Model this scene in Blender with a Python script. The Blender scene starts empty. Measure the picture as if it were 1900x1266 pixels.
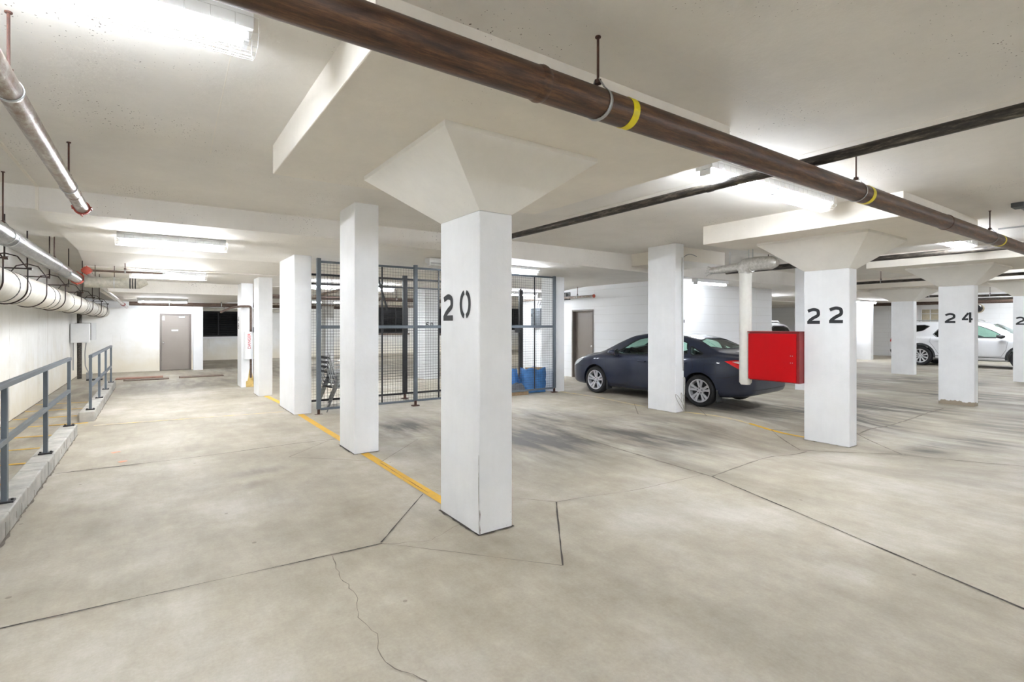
import bpy, bmesh, math, random
from mathutils import Vector, Matrix
from mathutils.bvhtree import BVHTree
random.seed(7)
PI = math.pi
scn = bpy.context.scene
col = scn.collection

# ------------------------------------------------------------------ camera, world, exposure
THETA = math.radians(34.9)
cam_d = bpy.data.cameras.new('camera')
cam_d.sensor_width = 36.0
cam_d.sensor_fit = 'HORIZONTAL'
cam_d.lens = 951.0 / 1900.0 * 36.0
cam_d.shift_y = -(633.0 - 603.0) / 1900.0
cam_d.clip_start = 0.05
cam_d.clip_end = 200
cam = bpy.data.objects.new('camera', cam_d)
col.objects.link(cam)
cam.location = (0, 0, 1.62)
cam.rotation_euler = (PI / 2, 0, -THETA)
scn.camera = cam

w = bpy.data.worlds.new('world')
scn.world = w
w.use_nodes = True
w.node_tree.nodes['Background'].inputs[0].default_value = (0.9, 0.95, 1.0, 1)
w.node_tree.nodes['Background'].inputs[1].default_value = 0.02
scn.view_settings.view_transform = 'Standard'
scn.view_settings.look = 'None'
scn.view_settings.gamma = 1
scn.view_settings.use_curve_mapping = False
scn.view_settings.exposure = 2.0
TUBE = 46.0                 # luminance of the fluorescent tubes
scn.cycles.max_bounces = 10
scn.cycles.diffuse_bounces = 8


# ------------------------------------------------------------------ materials
def rgb(r, g, b):
    f = lambda c: ((c / 255 + 0.055) / 1.055) ** 2.4 if c / 255 > 0.04045 else c / 255 / 12.92
    return (f(r), f(g), f(b), 1)


class NT:
    def __init__(self, name):
        self.m = bpy.data.materials.new(name)
        self.m.use_nodes = True
        self.t = self.m.node_tree
        self.b = self.t.nodes['Principled BSDF']

    def n(self, kind, **kw):
        nd = self.t.nodes.new(kind)
        for k, v in kw.items():
            if k.startswith('i_'):
                nd.inputs[k[2:].replace('_', ' ')].default_value = v
            else:
                setattr(nd, k, v)
        return nd

    def l(self, a, b):
        self.t.links.new(a, b)

    def coord(self, scale=(1, 1, 1)):
        tc = self.n('ShaderNodeTexCoord')
        mp = self.n('ShaderNodeMapping')
        mp.inputs['Scale'].default_value = scale
        self.l(tc.outputs['Object'], mp.inputs['Vector'])
        return mp.outputs[0]

    def noise(self, vec, scale, detail=4, rough=0.6):
        nd = self.n('ShaderNodeTexNoise')
        nd.inputs['Scale'].default_value = scale
        nd.inputs['Detail'].default_value = detail
        nd.inputs['Roughness'].default_value = rough
        self.l(vec, nd.inputs['Vector'])
        return nd.outputs['Fac']

    def ramp(self, fac, stops):
        r = self.n('ShaderNodeValToRGB')
        e = r.color_ramp.elements
        while len(e) < len(stops):
            e.new(0.5)
        for el, (p, c) in zip(e, stops):
            el.position = p
            el.color = c if len(c) == 4 else (*c, 1)
        self.l(fac, r.inputs[0])
        return r.outputs[0]

    def mix(self, fac, a, b, mode='MIX'):
        m = self.n('ShaderNodeMix', data_type='RGBA', blend_type=mode)
        for s, v in ((0, fac), (6, a), (7, b)):
            if hasattr(v, 'node'):
                self.l(v, m.inputs[s])
            else:
                m.inputs[s].default_value = v
        return m.outputs[2]

    def math(self, op, a, b=None, clamp=False):
        m = self.n('ShaderNodeMath', operation=op, use_clamp=clamp)
        for i, v in enumerate((a, b)):
            if v is None:
                continue
            if hasattr(v, 'node'):
                self.l(v, m.inputs[i])
            else:
                m.inputs[i].default_value = v
        return m.outputs[0]

    def bump(self, h, strength=0.2, dist=0.01):
        b = self.n('ShaderNodeBump')
        b.inputs['Strength'].default_value = strength
        b.inputs['Distance'].default_value = dist
        self.l(h, b.inputs['Height'])
        self.l(b.outputs[0], self.b.inputs['Normal'])

    def base(self, c):
        if hasattr(c, 'node'):
            self.l(c, self.b.inputs['Base Color'])
        else:
            self.b.inputs['Base Color'].default_value = c


def simple(name, c, rough=0.5, metal=0.0, var=0.12, vs=8.0, bump=0.0, coat=0.0, spec=None):
    t = NT(name)
    v = t.coord()
    f = t.noise(v, vs)
    lo = tuple(x * (1 - var) for x in c[:3]) + (1,)
    hi = tuple(min(1, x * (1 + var)) for x in c[:3]) + (1,)
    t.base(t.ramp(f, [(0.3, lo), (0.7, hi)]))
    t.b.inputs['Roughness'].default_value = rough
    t.b.inputs['Metallic'].default_value = metal
    if coat:
        t.b.inputs['Coat Weight'].default_value = coat
        t.b.inputs['Coat Roughness'].default_value = 0.04
    if spec is not None:
        t.b.inputs['Specular IOR Level'].default_value = spec
    if bump:
        t.bump(t.noise(v, vs * 4), bump, 0.01)
    return t.m


def painted_concrete(name, c, pits=True, rough=0.6, pit_density=0.0, low_dirt=0.0):
    t = NT(name)
    v = t.coord()
    big = t.noise(v, 1.3, 5, 0.65)
    base = t.ramp(big, [(0.3, tuple(x * 0.93 for x in c[:3])), (0.7, tuple(min(1, x * 1.04) for x in c[:3]))])
    # streaky brushed paint
    v2 = t.coord((6, 6, 0.5))
    st = t.noise(v2, 3.0, 3)
    base = t.mix(0.35, base, t.mix(st, (0.86, 0.86, 0.86, 1), (1, 1, 1, 1)), 'MULTIPLY')
    if pits:
        vo = t.n('ShaderNodeTexVoronoi', feature='F1')
        vo.inputs['Scale'].default_value = 42
        vo.inputs['Randomness'].default_value = 1
        nz = t.n('ShaderNodeTexNoise'); nz.inputs['Scale'].default_value = 30; nz.inputs['Detail'].default_value = 2
        t.l(v, nz.inputs['Vector'])
        wv = t.n('ShaderNodeVectorMath', operation='MULTIPLY_ADD'); wv.inputs[1].default_value = (.03, .03, .03)
        t.l(nz.outputs['Color'], wv.inputs[0]); t.l(v, wv.inputs[2])
        t.l(wv.outputs[0], vo.inputs['Vector'])
        cl = t.noise(v, 0.9, 3)
        thr = t.math('MULTIPLY', t.math('SUBTRACT', cl, 0.50 - pit_density), 0.9, True)
        hole = t.math('LESS_THAN', vo.outputs['Distance'], thr)
        pick = t.math('GREATER_THAN', t.n('ShaderNodeSeparateColor').outputs[0], 0.5)
        sc = pick.node.inputs[0].links[0].from_node
        t.l(vo.outputs['Color'], sc.inputs[0])
        h2 = t.math('MULTIPLY', hole, pick)
        base = t.mix(h2, base, (0.12, 0.10, 0.08, 1))
    if low_dirt:
        sep = t.n('ShaderNodeSeparateXYZ')
        t.l(v, sep.inputs[0])
        hz = t.math('ADD', sep.outputs[2], t.math('MULTIPLY', t.math('SUBTRACT', t.noise(v, 9, 4), 0.5), 0.16))
        m = t.math('LESS_THAN', hz, low_dirt)
        base = t.mix(m, base, rgb(150, 138, 120))
    t.base(base)
    t.b.inputs['Roughness'].default_value = rough
    h = t.math('ADD', t.noise(v, 40, 3), t.math('MULTIPLY', t.noise(v, 5, 2), 1.5))
    t.bump(h, 0.22, 0.006)
    return t.m


M = {}
WHITE = rgb(238, 239, 240)
M['column'] = painted_concrete('white_painted_concrete', WHITE, True, 0.55, -0.045)
M['column_worn'] = painted_concrete('worn_white_painted_concrete', WHITE, True, 0.55, -0.13, 0.09)
M['ceiling'] = painted_concrete('off_white_ceiling_paint', rgb(226, 222, 215), True, 0.7, 0.06)
M['panel'] = painted_concrete('off_white_panel_paint', rgb(231, 225, 214), True, 0.7, -0.05)
M['capital'] = painted_concrete('off_white_capital_paint', rgb(238, 235, 228), True, 0.65, -0.04)
M['black_paint'] = simple('black_stencil_paint', rgb(38, 40, 43), 0.7)
M['grey_metal'] = simple('blue_grey_painted_steel', rgb(90, 98, 105), 0.45, 0.1, 0.06)
M['dark_metal'] = simple('dark_steel', rgb(44, 44, 46), 0.45, 0.3, 0.1)
M['galv'] = simple('galvanised_steel', rgb(176, 178, 178), 0.38, 0.7, 0.1)
M['wire'] = simple('fence_wire', rgb(40, 40, 40), 0.5, 0.3)
M['red_paint'] = simple('red_painted_steel', rgb(168, 1, 8), 0.5, 0, 0.02, 2, spec=0.15)
M['dark_red'] = simple('dark_red_painted_steel', rgb(120, 22, 22), 0.5)
M['orange'] = simple('red_oxide_coupling', rgb(168, 70, 50), 0.55)
M['taupe'] = simple('taupe_door_paint', rgb(136, 127, 119), 0.45, 0, 0.04, 2)
M['taupe_dark'] = simple('taupe_frame_paint', rgb(118, 109, 102), 0.5, 0, 0.04, 2)
M['yellow_tape'] = simple('yellow_tape', rgb(222, 205, 20), 0.4)
M['white_metal'] = simple('white_enamel', rgb(225, 226, 226), 0.35, 0, 0.03)
M['guard_wire'] = simple('white_guard_wire', rgb(190, 190, 188), 0.4)
M['blue_bag'] = simple('blue_woven_plastic', rgb(56, 110, 166), 0.5, 0, 0.3, 6, 0.3)
M['grey_tarp'] = simple('grey_tarpaulin', rgb(92, 94, 98), 0.6, 0, 0.3, 9, 0.3)
M['wood'] = simple('raw_wood_board', rgb(158, 132, 100), 0.7, 0, 0.2, 12)
M['brown_board'] = simple('reddish_brown_board', rgb(138, 100, 84), 0.75, 0, 0.25, 6)
M['dark_board'] = simple('dark_brown_board', rgb(112, 96, 84), 0.75, 0, 0.25, 6)
M['conduit'] = simple('grey_conduit', rgb(150, 150, 148), 0.5, 0.3)
M['white_cable'] = simple('off_white_cable', rgb(176, 174, 168), 0.5)
M['plastic_black'] = simple('black_plastic', (0.012, 0.012, 0.013, 1), 0.5)
M['beige'] = simple('beige_panel', rgb(200, 190, 165), 0.6)
M['elec'] = simple('grey_electrical_box', rgb(78, 82, 84), 0.55)
M['curb'] = simple('curb_concrete', rgb(170, 167, 160), 0.8, 0, 0.24, 5, 0.5)
M['joint'] = simple('joint_filler', rgb(66, 60, 54), 0.9, 0, 0.3)
M['curb_mark'] = simple('weathered_curb_mark', rgb(132, 127, 118), 0.9, 0, 0.3)
M['joint_light'] = simple('worn_joint_filler', rgb(112, 104, 94), 0.9, 0, 0.3)
M['orange_mark'] = simple('orange_spray', rgb(222, 150, 120), 0.8)

def yellow_line():
    t = NT('worn_yellow_road_paint')
    v = t.coord()
    f = t.noise(v, 6, 6, 0.75)
    t.base(t.ramp(f, [(0.30, rgb(196, 180, 140)), (0.40, rgb(196, 154, 50)), (0.6, rgb(210, 160, 28))]))
    t.b.inputs['Roughness'].default_value = 0.65
    return t.m
M['yellow'] = yellow_line()

def yellow_faded():
    t = NT('faded_yellow_road_paint')
    v = t.coord()
    f = t.noise(v, 5, 6, 0.75)
    t.base(t.ramp(f, [(0.40, rgb(180, 172, 155)), (0.62, rgb(205, 180, 110))]))
    t.b.inputs['Roughness'].default_value = 0.65
    return t.m
M['yellow_faded'] = yellow_faded()

def rust(name, a, b, c, rough=0.45, streak=(1, 1, 1), metal=0.35):
    t = NT(name)
    v = t.coord(streak)
    f = t.noise(v, 7, 8, 0.75)
    t.base(t.ramp(f, [(0.32, a), (0.5, b), (0.68, c)]))
    t.b.inputs['Roughness'].default_value = rough
    t.b.inputs['Metallic'].default_value = metal
    t.bump(f, 0.3, 0.004)
    return t.m
M['rust_pipe'] = rust('rusty_brown_steel', rgb(46, 33, 26), rgb(80, 56, 41), rgb(122, 86, 56), 0.40, (0.5, 5, 5), 0.12)
M['black_pipe'] = rust('black_steel_pipe', rgb(38, 36, 35), rgb(62, 57, 52), rgb(120, 112, 100), 0.42, (5, 0.8, 5))
M['brown_pipe'] = rust('brown_steel_pipe', rgb(60, 46, 40), rgb(88, 70, 60), rgb(112, 96, 84), 0.5, (1, 5, 5), 0.15)
M['silver_rust'] = rust('rust_spotted_galvanised_pipe', rgb(110, 84, 66), rgb(140, 128, 118), rgb(186, 184, 180), 0.32, (3, 1.2, 3), 0.6)
M['foil'] = rust('foil_jacket', rgb(92, 92, 92), rgb(136, 136, 136), rgb(172, 172, 172), 0.28, (4, 1, 4), 0.75)
M['yoke'] = rust('black_brown_yoke', rgb(28, 22, 20), rgb(48, 36, 32), rgb(80, 56, 46), 0.6, (4, 4, 1), 0.2)
M['foil_light'] = rust('bright_foil_wrap', rgb(168, 166, 160), rgb(196, 194, 188), rgb(222, 220, 216), 0.3, (3, 3, 3), 0.45)
M['rod'] = rust('rusty_rod', rgb(46, 28, 24), rgb(72, 44, 34), rgb(104, 68, 50), 0.6, (4, 4, 1), 0.2)

def pipe_jacket():
    t = NT('cream_insulated_jacket')
    v = t.coord()
    t.base(t.ramp(t.noise(v, 3, 5, 0.7), [(0.3, rgb(184, 179, 166)), (0.7, rgb(206, 202, 191))]))
    t.b.inputs['Roughness'].default_value = 0.6
    t.bump(t.noise(v, 14, 4), 0.3, 0.01)
    return t.m
M['jacket'] = pipe_jacket()

def left_wall_mat():
    t = NT('streaked_white_wall')
    v = t.coord()
    big = t.noise(v, 0.8, 6, 0.65)
    base = t.ramp(big, [(0.3, rgb(224, 223, 219)), (0.65, rgb(240, 240, 238))])
    sep = t.n('ShaderNodeSeparateXYZ')
    t.l(v, sep.inputs[0])
    # yellowed band near the ground with a ragged upper edge
    hz = t.math('ADD', sep.outputs[2], t.math('MULTIPLY', t.noise(v, 1.6, 5), 1.3))
    yl = t.n('ShaderNodeMapRange')
    yl.inputs['From Min'].default_value = 0.75
    yl.inputs['From Max'].default_value = 1.75
    yl.inputs['To Min'].default_value = 0.6
    yl.inputs['To Max'].default_value = 0
    t.l(hz, yl.inputs['Value'])
    base = t.mix(yl.outputs[0], base, rgb(226, 214, 186))
    # vertical leak streaks
    v2 = t.coord((2.2, 2.2, 0.12))
    s = t.noise(v2, 2.2, 5, 0.7)
    sm = t.ramp(s, [(0.60, (0, 0, 0)), (0.72, (1, 1, 1))])
    base = t.mix(t.math('MULTIPLY', sm, 0.55), base, rgb(160, 148, 128))
    t.base(base)
    t.b.inputs['Roughness'].default_value = 0.7
    t.bump(t.noise(v, 30, 4), 0.25, 0.006)
    return t.m
M['left_wall'] = left_wall_mat()

def block_wall(axis):
    t = NT('white_painted_block_wall_' + axis)
    tc = t.n('ShaderNodeTexCoord')
    sp = t.n('ShaderNodeSeparateXYZ')
    t.l(tc.outputs['Object'], sp.inputs[0])
    cb = t.n('ShaderNodeCombineXYZ')
    t.l(sp.outputs[0 if axis == 'x' else 1], cb.inputs[0])
    t.l(sp.outputs[2], cb.inputs[1])
    br = t.n('ShaderNodeTexBrick')
    br.inputs['Scale'].default_value = 1
    br.inputs['Brick Width'].default_value = 4.4
    br.inputs['Row Height'].default_value = 0.24
    br.inputs['Mortar Size'].default_value = 0.003
    br.inputs['Mortar Smooth'].default_value = 0.3
    br.inputs['Color1'].default_value = WHITE
    br.inputs['Color2'].default_value = WHITE
    br.inputs['Mortar'].default_value = rgb(210, 209, 207)
    t.l(cb.outputs[0], br.inputs['Vector'])
    v = t.coord()
    n = t.noise(v, 2, 5)
    c = t.mix(0.5, br.outputs['Color'], t.mix(n, (0.86, 0.86, 0.86, 1), (1, 1, 1, 1)), 'MULTIPLY')
    t.base(c)
    t.b.inputs['Roughness'].default_value = 0.6
    t.bump(t.math('ADD', t.math('MULTIPLY', br.outputs['Fac'], -1.0), t.math('MULTIPLY', t.noise(v, 60, 3), 0.3)), 0.25, 0.004)
    return t.m
M['block_x'] = block_wall('x')
M['block_y'] = block_wall('y')

def floor_mat():
    t = NT('worn_garage_concrete')
    v = t.coord()
    a = t.noise(v, 0.55, 8, 0.7)
    base = t.ramp(a, [(0.3, rgb(150, 141, 124)), (0.5, rgb(177, 169, 153)), (0.70, rgb(203, 198, 188))])
    pat = t.noise(t.coord((1, .45, 1)), 1.9, 6, 0.68)
    base = t.mix(0.5, base, t.ramp(pat, [(0.36, (0.80, 0.78, 0.74)), (0.60, (1, 1, 1))]), 'MULTIPLY')
    # trowel sweeps
    v2 = t.coord((0.9, 0.25, 1))
    b = t.noise(v2, 3.2, 7, 0.75)
    base = t.mix(0.55, base, t.ramp(b, [(0.3, (0.70, 0.69, 0.67)), (0.6, (1, 1, 1))]), 'MULTIPLY')
    fine = t.noise(v, 55, 4, 0.7)
    base = t.mix(0.55, base, t.ramp(fine, [(0.3, (0.80, 0.79, 0.77)), (0.7, (1, 1, 1))]), 'MULTIPLY')
    # tyre dirt: mask stored per vertex, broken up with stretched noise
    at = t.n('ShaderNodeAttribute', attribute_name='dirt')
    v3 = t.coord((3.4, 0.8, 1))
    s = t.noise(v3, 1.0, 6, 0.62)
    sm = t.ramp(s, [(0.38, (0.22, 0.22, 0.22)), (0.62, (1.0, 1.0, 1.0))])
    mk = t.math('MULTIPLY', t.math('MULTIPLY', at.outputs['Fac'], 1.5), sm, True)
    base = t.mix(mk, base, rgb(84, 79, 73))
    # small dark specks
    vo = t.n('ShaderNodeTexVoronoi', feature='F1')
    vo.inputs['Scale'].default_value = 2.2
    t.l(v, vo.inputs['Vector'])
    sp = t.math('LESS_THAN', vo.outputs['Distance'], 0.035)
    base = t.mix(t.math('MULTIPLY', sp, 0.5), base, rgb(90, 82, 72))
    t.base(base)
    rg = t.n('ShaderNodeMapRange')
    rg.inputs['To Min'].default_value = 0.52
    rg.inputs['To Max'].default_value = 0.78
    t.l(a, rg.inputs['Value'])
    t.l(rg.outputs[0], t.b.inputs['Roughness'])
    t.b.inputs['Specular IOR Level'].default_value = 0.32
    t.bump(t.math('ADD', fine, b), 0.12, 0.004)
    return t.m
M['floor'] = floor_mat()

def emit(name, c, s):
    t = NT(name)
    t.b.inputs['Base Color'].default_value = c
    t.b.inputs['Emission Color'].default_value = c
    t.b.inputs['Emission Strength'].default_value = s
    return t.m
M['tube'] = emit('lit_fluorescent_tube', (0.93, 0.985, 1.07, 1), TUBE)
M['tube_bright'] = emit('brightly_lit_fluorescent_tube', (0.95, 0.985, 1.04, 1), TUBE * 1.6)
M['tube_soft'] = emit('softly_lit_fluorescent_tube', (0.93, 0.985, 1.07, 1), TUBE * .72)
M['tube_off'] = simple('unlit_tube_glass', rgb(215, 216, 214), 0.2)

def car_paint(name, c, metal, flake=0.1):
    t = NT(name)
    v = t.coord()
    t.base(t.ramp(t.noise(v, 300, 2), [(0.3, tuple(x * (1 - flake) for x in c[:3])), (0.7, tuple(x * (1 + flake) for x in c[:3]))]))
    t.b.inputs['Metallic'].default_value = metal
    t.b.inputs['Roughness'].default_value = 0.38
    t.b.inputs['Coat Weight'].default_value = 0.85
    t.b.inputs['Coat Roughness'].default_value = 0.03
    return t.m
M['blue_paint'] = car_paint('dark_slate_blue_car_paint', (0.010, 0.0165, 0.042, 1), 0.4)
M['white_paint'] = car_paint('white_car_paint', rgb(214, 215, 217), 0.0, 0.01)

def glass(name, c, alpha_mix):
    m = bpy.data.materials.new(name)
    m.use_nodes = True
    t = m.node_tree
    for n in list(t.nodes):
        t.nodes.remove(n)
    o = t.nodes.new('ShaderNodeOutputMaterial')
    tr = t.nodes.new('ShaderNodeBsdfTransparent')
    tr.inputs[0].default_value = c
    gl = t.nodes.new('ShaderNodeBsdfGlossy')
    gl.inputs['Roughness'].default_value = 0.03
    gl.inputs['Color'].default_value = (0.9, 0.95, 0.95, 1)
    fr = t.nodes.new('ShaderNodeLayerWeight')
    fr.inputs['Blend'].default_value = 0.5
    pw = t.nodes.new('ShaderNodeMath'); pw.operation = 'POWER'
    pw.inputs[1].default_value = 4.0
    t.links.new(fr.outputs['Facing'], pw.inputs[0])
    ml = t.nodes.new('ShaderNodeMath'); ml.operation = 'MULTIPLY'
    ml.inputs[1].default_value = 0.6
    t.links.new(pw.outputs[0], ml.inputs[0])
    add = t.nodes.new('ShaderNodeMath')
    add.inputs[1].default_value = alpha_mix
    mx = t.nodes.new('ShaderNodeMixShader')
    t.links.new(ml.outputs[0], add.inputs[0])
    t.links.new(add.outputs[0], mx.inputs[0])
    t.links.new(tr.outputs[0], mx.inputs[1])
    t.links.new(gl.outputs[0], mx.inputs[2])
    t.links.new(mx.outputs[0], o.inputs[0])
    return m
M['car_glass'] = glass('green_tinted_glass', (0.66, 0.86, 0.78, 1), 0.05)
M['privacy_glass'] = glass('dark_privacy_glass', (0.05, 0.055, 0.06, 1), 0.05)
M['tyre'] = simple('tyre_rubber', (0.014, 0.014, 0.015, 1), 0.75)
M['alloy'] = simple('silver_alloy', rgb(206, 206, 208), 0.32, 0.35, 0.03)
M['chrome'] = simple('chrome', (0.8, 0.8, 0.82, 1), 0.1, 1.0, 0.01)
M['seam'] = simple('panel_gap', (0.006, 0.007, 0.01, 1), 0.8)
M['tail_red'] = simple('red_tail_lens', rgb(214, 14, 20), 0.12, 0, 0.05, 30, 0, 1.0)
M['tail_white'] = simple('clear_tail_lens', rgb(222, 205, 200), 0.12, 0, 0.05, 30, 0, 1.0)
M['head_lens'] = simple('headlamp_lens', rgb(205, 210, 214), 0.1, 0.2, 0.1, 20, 0, 1.0)
M['seat_cloth'] = simple('dark_seat_cloth', (0.03, 0.03, 0.033, 1), 0.9)
M['clad'] = simple('black_wheel_arch_plastic', (0.03, 0.032, 0.034, 1), 0.7)


# ------------------------------------------------------------------ mesh helpers
class MB:
    def __init__(self):
        self.v = []
        self.f = []

    def add(self, vs, fs):
        o = len(self.v)
        self.v += [tuple(p) for p in vs]
        self.f += [tuple(i + o for i in f) for f in fs]
        return self

    def box(self, x0, x1, y0, y1, z0, z1):
        vs = [(x, y, z) for x in (x0, x1) for y in (y0, y1) for z in (z0, z1)]
        return self.add(vs, [(0, 1, 3, 2), (4, 6, 7, 5), (0, 4, 5, 1), (2, 3, 7, 6), (0, 2, 6, 4), (1, 5, 7, 3)])

    def hexa(self, a, b):           # a, b : four corners each (bottom, top)
        return self.add(list(a) + list(b), [(3, 2, 1, 0), (4, 5, 6, 7), (0, 1, 5, 4), (1, 2, 6, 5), (2, 3, 7, 6), (3, 0, 4, 7)])

    def bar(self, p, q, wd, ht, up=(0, 0, 1)):      # rectangular bar between two points
        p = Vector(p); q = Vector(q)
        d = (q - p).normalized()
        up = Vector(up)
        if abs(d.dot(up)) > 0.98:
            up = Vector((0, 1, 0))
        s = d.cross(up).normalized() * wd / 2
        u = s.cross(d).normalized() * ht / 2
        a = [p - s - u, p + s - u, p + s + u, p - s + u]
        b = [x + (q - p) for x in a]
        return self.hexa(a, b)

    def tube(self, pts, r, n=10, caps=True, closed=False):
        pts = [Vector(p) for p in pts]
        rs = r if isinstance(r, (list, tuple)) else [r] * len(pts)
        rings = []
        N = len(pts)
        pu = None
        for i, p in enumerate(pts):
            if closed:
                d = (pts[(i + 1) % N] - pts[i - 1]).normalized()
            else:
                d = (pts[min(i + 1, N - 1)] - pts[max(i - 1, 0)]).normalized()
            if pu is None:
                pu = Vector((0, 0, 1)) if abs(d.z) < 0.9 else Vector((1, 0, 0))
            s = d.cross(pu)
            if s.length < 1e-6:
                s = d.cross(Vector((0, 1, 0)))
            s.normalize()
            u = s.cross(d).normalized()
            pu = u
            rings.append([p + (s * math.cos(2 * PI * k / n) + u * math.sin(2 * PI * k / n)) * rs[i] for k in range(n)])
        vs = [x for rg in rings for x in rg]
        fs = []
        R = N if closed else N - 1
        for i in range(R):
            j = (i + 1) % N
            for k in range(n):
                k2 = (k + 1) % n
                fs.append((i * n + k, i * n + k2, j * n + k2, j * n + k))
        if caps and not closed:
            fs.append(tuple(range(n - 1, -1, -1)))
            fs.append(tuple((N - 1) * n + k for k in range(n)))
        return self.add(vs, fs)

    def lathe(self, prof, c, axis, n=28):   # prof: (radius, along axis)
        c = Vector(c)
        ax = Vector(axis).normalized()
        s = ax.orthogonal().normalized()
        u = ax.cross(s)
        vs = []
        for (r, h) in prof:
            for k in range(n):
                a = 2 * PI * k / n
                vs.append(c + ax * h + (s * math.cos(a) + u * math.sin(a)) * r)
        fs = []
        for i in range(len(prof) - 1):
            for k in range(n):
                k2 = (k + 1) % n
                fs.append((i * n + k, i * n + k2, (i + 1) * n + k2, (i + 1) * n + k))
        return self.add(vs, fs)

    def build(self, name, mt, parent=None, smooth=False, bevel=0.0, local=False, label=None):
        me = bpy.data.meshes.new(name)
        off = Vector((0, 0, 0))
        if parent is not None and not local:
            p = parent
            while p is not None:
                off += Vector(p.location)
                p = p.parent
        me.from_pydata([tuple(Vector(v) - off) for v in self.v], [], self.f)
        me.update()
        bm = bmesh.new(); bm.from_mesh(me)
        bmesh.ops.recalc_face_normals(bm, faces=bm.faces)
        bm.to_mesh(me); bm.free()
        o = bpy.data.objects.new(name, me)
        col.objects.link(o)
        if isinstance(mt, str):
            mt = M[mt]
        me.materials.append(mt)
        if parent is not None:
            o.parent = parent
        if smooth:
            for p in me.polygons:
                p.use_smooth = True
            if smooth != 'all':
                me.set_sharp_from_angle(angle=math.radians(40))
        if bevel:
            b = o.modifiers.new('bevel', 'BEVEL')
            b.width = bevel; b.segments = 2; b.limit_method = 'ANGLE'
        if label:
            o['label'] = label
        return o


def thing(name, label, cat, loc=(0, 0, 0), rotz=0.0, group=None):
    o = bpy.data.objects.new(name, None)
    o.empty_display_size = 0.2
    col.objects.link(o)
    o.location = loc
    o.rotation_euler = (0, 0, rotz)
    o['label'] = label
    o['category'] = cat
    if group:
        o['group'] = group
    return o


def tag(o, label, cat, group=None):
    o['label'] = label
    o['category'] = cat
    if group:
        o['group'] = group
    return o


def struct(o):
    o['kind'] = 'structure'
    return o


def copy_tree(o, parent=None):
    c = o.copy()
    col.objects.link(c)
    c.parent = parent
    for ch in list(o.children):
        copy_tree(ch, c)
    return c


def arc_pts(c, r, a0, a1, u, v, n=10):
    c = Vector(c); u = Vector(u); v = Vector(v)
    return [c + u * (r * math.cos(a0 + (a1 - a0) * i / n)) + v * (r * math.sin(a0 + (a1 - a0) * i / n)) for i in range(n + 1)]


def round_path(pts, r, n=5):
    pts = [Vector(p) for p in pts]
    out = [pts[0]]
    for i in range(1, len(pts) - 1):
        a = (pts[i - 1] - pts[i]); b = (pts[i + 1] - pts[i])
        rr = min(r, a.length * 0.45, b.length * 0.45)
        p0 = pts[i] + a.normalized() * rr
        p1 = pts[i] + b.normalized() * rr
        for k in range(n + 1):
            t = k / n
            out.append((1 - t) ** 2 * p0 + 2 * t * (1 - t) * pts[i] + t * t * p1)
    out.append(pts[-1])
    return out


def wall_slab(mb, axis, c0, c1, u0, u1, z0, z1, holes=()):
    """wall of thickness c0..c1 on `axis`, spanning u0..u1 and z0..z1, with rectangular holes (u0,u1,z0,z1)"""
    us = sorted(set([u0, u1] + [h[0] for h in holes] + [h[1] for h in holes]))
    zs = sorted(set([z0, z1] + [h[2] for h in holes] + [h[3] for h in holes]))
    for a, b in zip(us, us[1:]):
        for c, d in zip(zs, zs[1:]):
            mu, mz = (a + b) / 2, (c + d) / 2
            if any(h[0] < mu < h[1] and h[2] < mz < h[3] for h in holes):
                continue
            if axis == 'x':
                mb.box(c0, c1, a, b, c, d)
            else:
                mb.box(a, b, c0, c1, c, d)


# ------------------------------------------------------------------ floor
FP = [(0, 0, 0), (2.2, 3.7, 0), (2.2, 6.6, 0), (2.2, 10, 0), (-1, 4, 0), (-1, 10, 0), (2, 14, 0), (1, 21, 0), (-1, 19, 0), (5, 0, -.04),
      (4.3, 9.6, -.02), (8.0, 9.6, -.02), (5, 6.5, -.02), (5, 3.5, -.03), (8.1, 6.4, -.04), (8.45, 3.6, -.18), (11, 3, -.18), (14.8, 3.7, -.17),
      (8.8, 6.2, -.01), (8.7, 9.0, 0.0), (10.6, 12, 0), (9.7, 7.5, 0), (9.8, 4.9, -.06), (14.3, 6.6, -.13), (21.1, 3.7, -.07), (21.1, 6.7, -.07), (28, 10.4, -.05),
      (25.4, 7.5, 0.0), (25.4, 4.5, 0.0), (27, 6, 0), (27, 3, 0), (8, 0, -.1), (15, 0, -.12), (19, 12, -.05), (3, 27, 0), (11, 27, 0), (7, 14, 0), (20, 26, 0), (32, 0, 0), (0, -5, 0), (30, 20, 0)]

def fz(x, y):
    s = 0.0; t = 0.0
    for (a, b, z) in FP:
        d2 = (x - a) ** 2 + (y - b) ** 2
        wt = 1.0 / (d2 * d2 + 0.05)
        s += wt * z; t += wt
    return s / t

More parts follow.
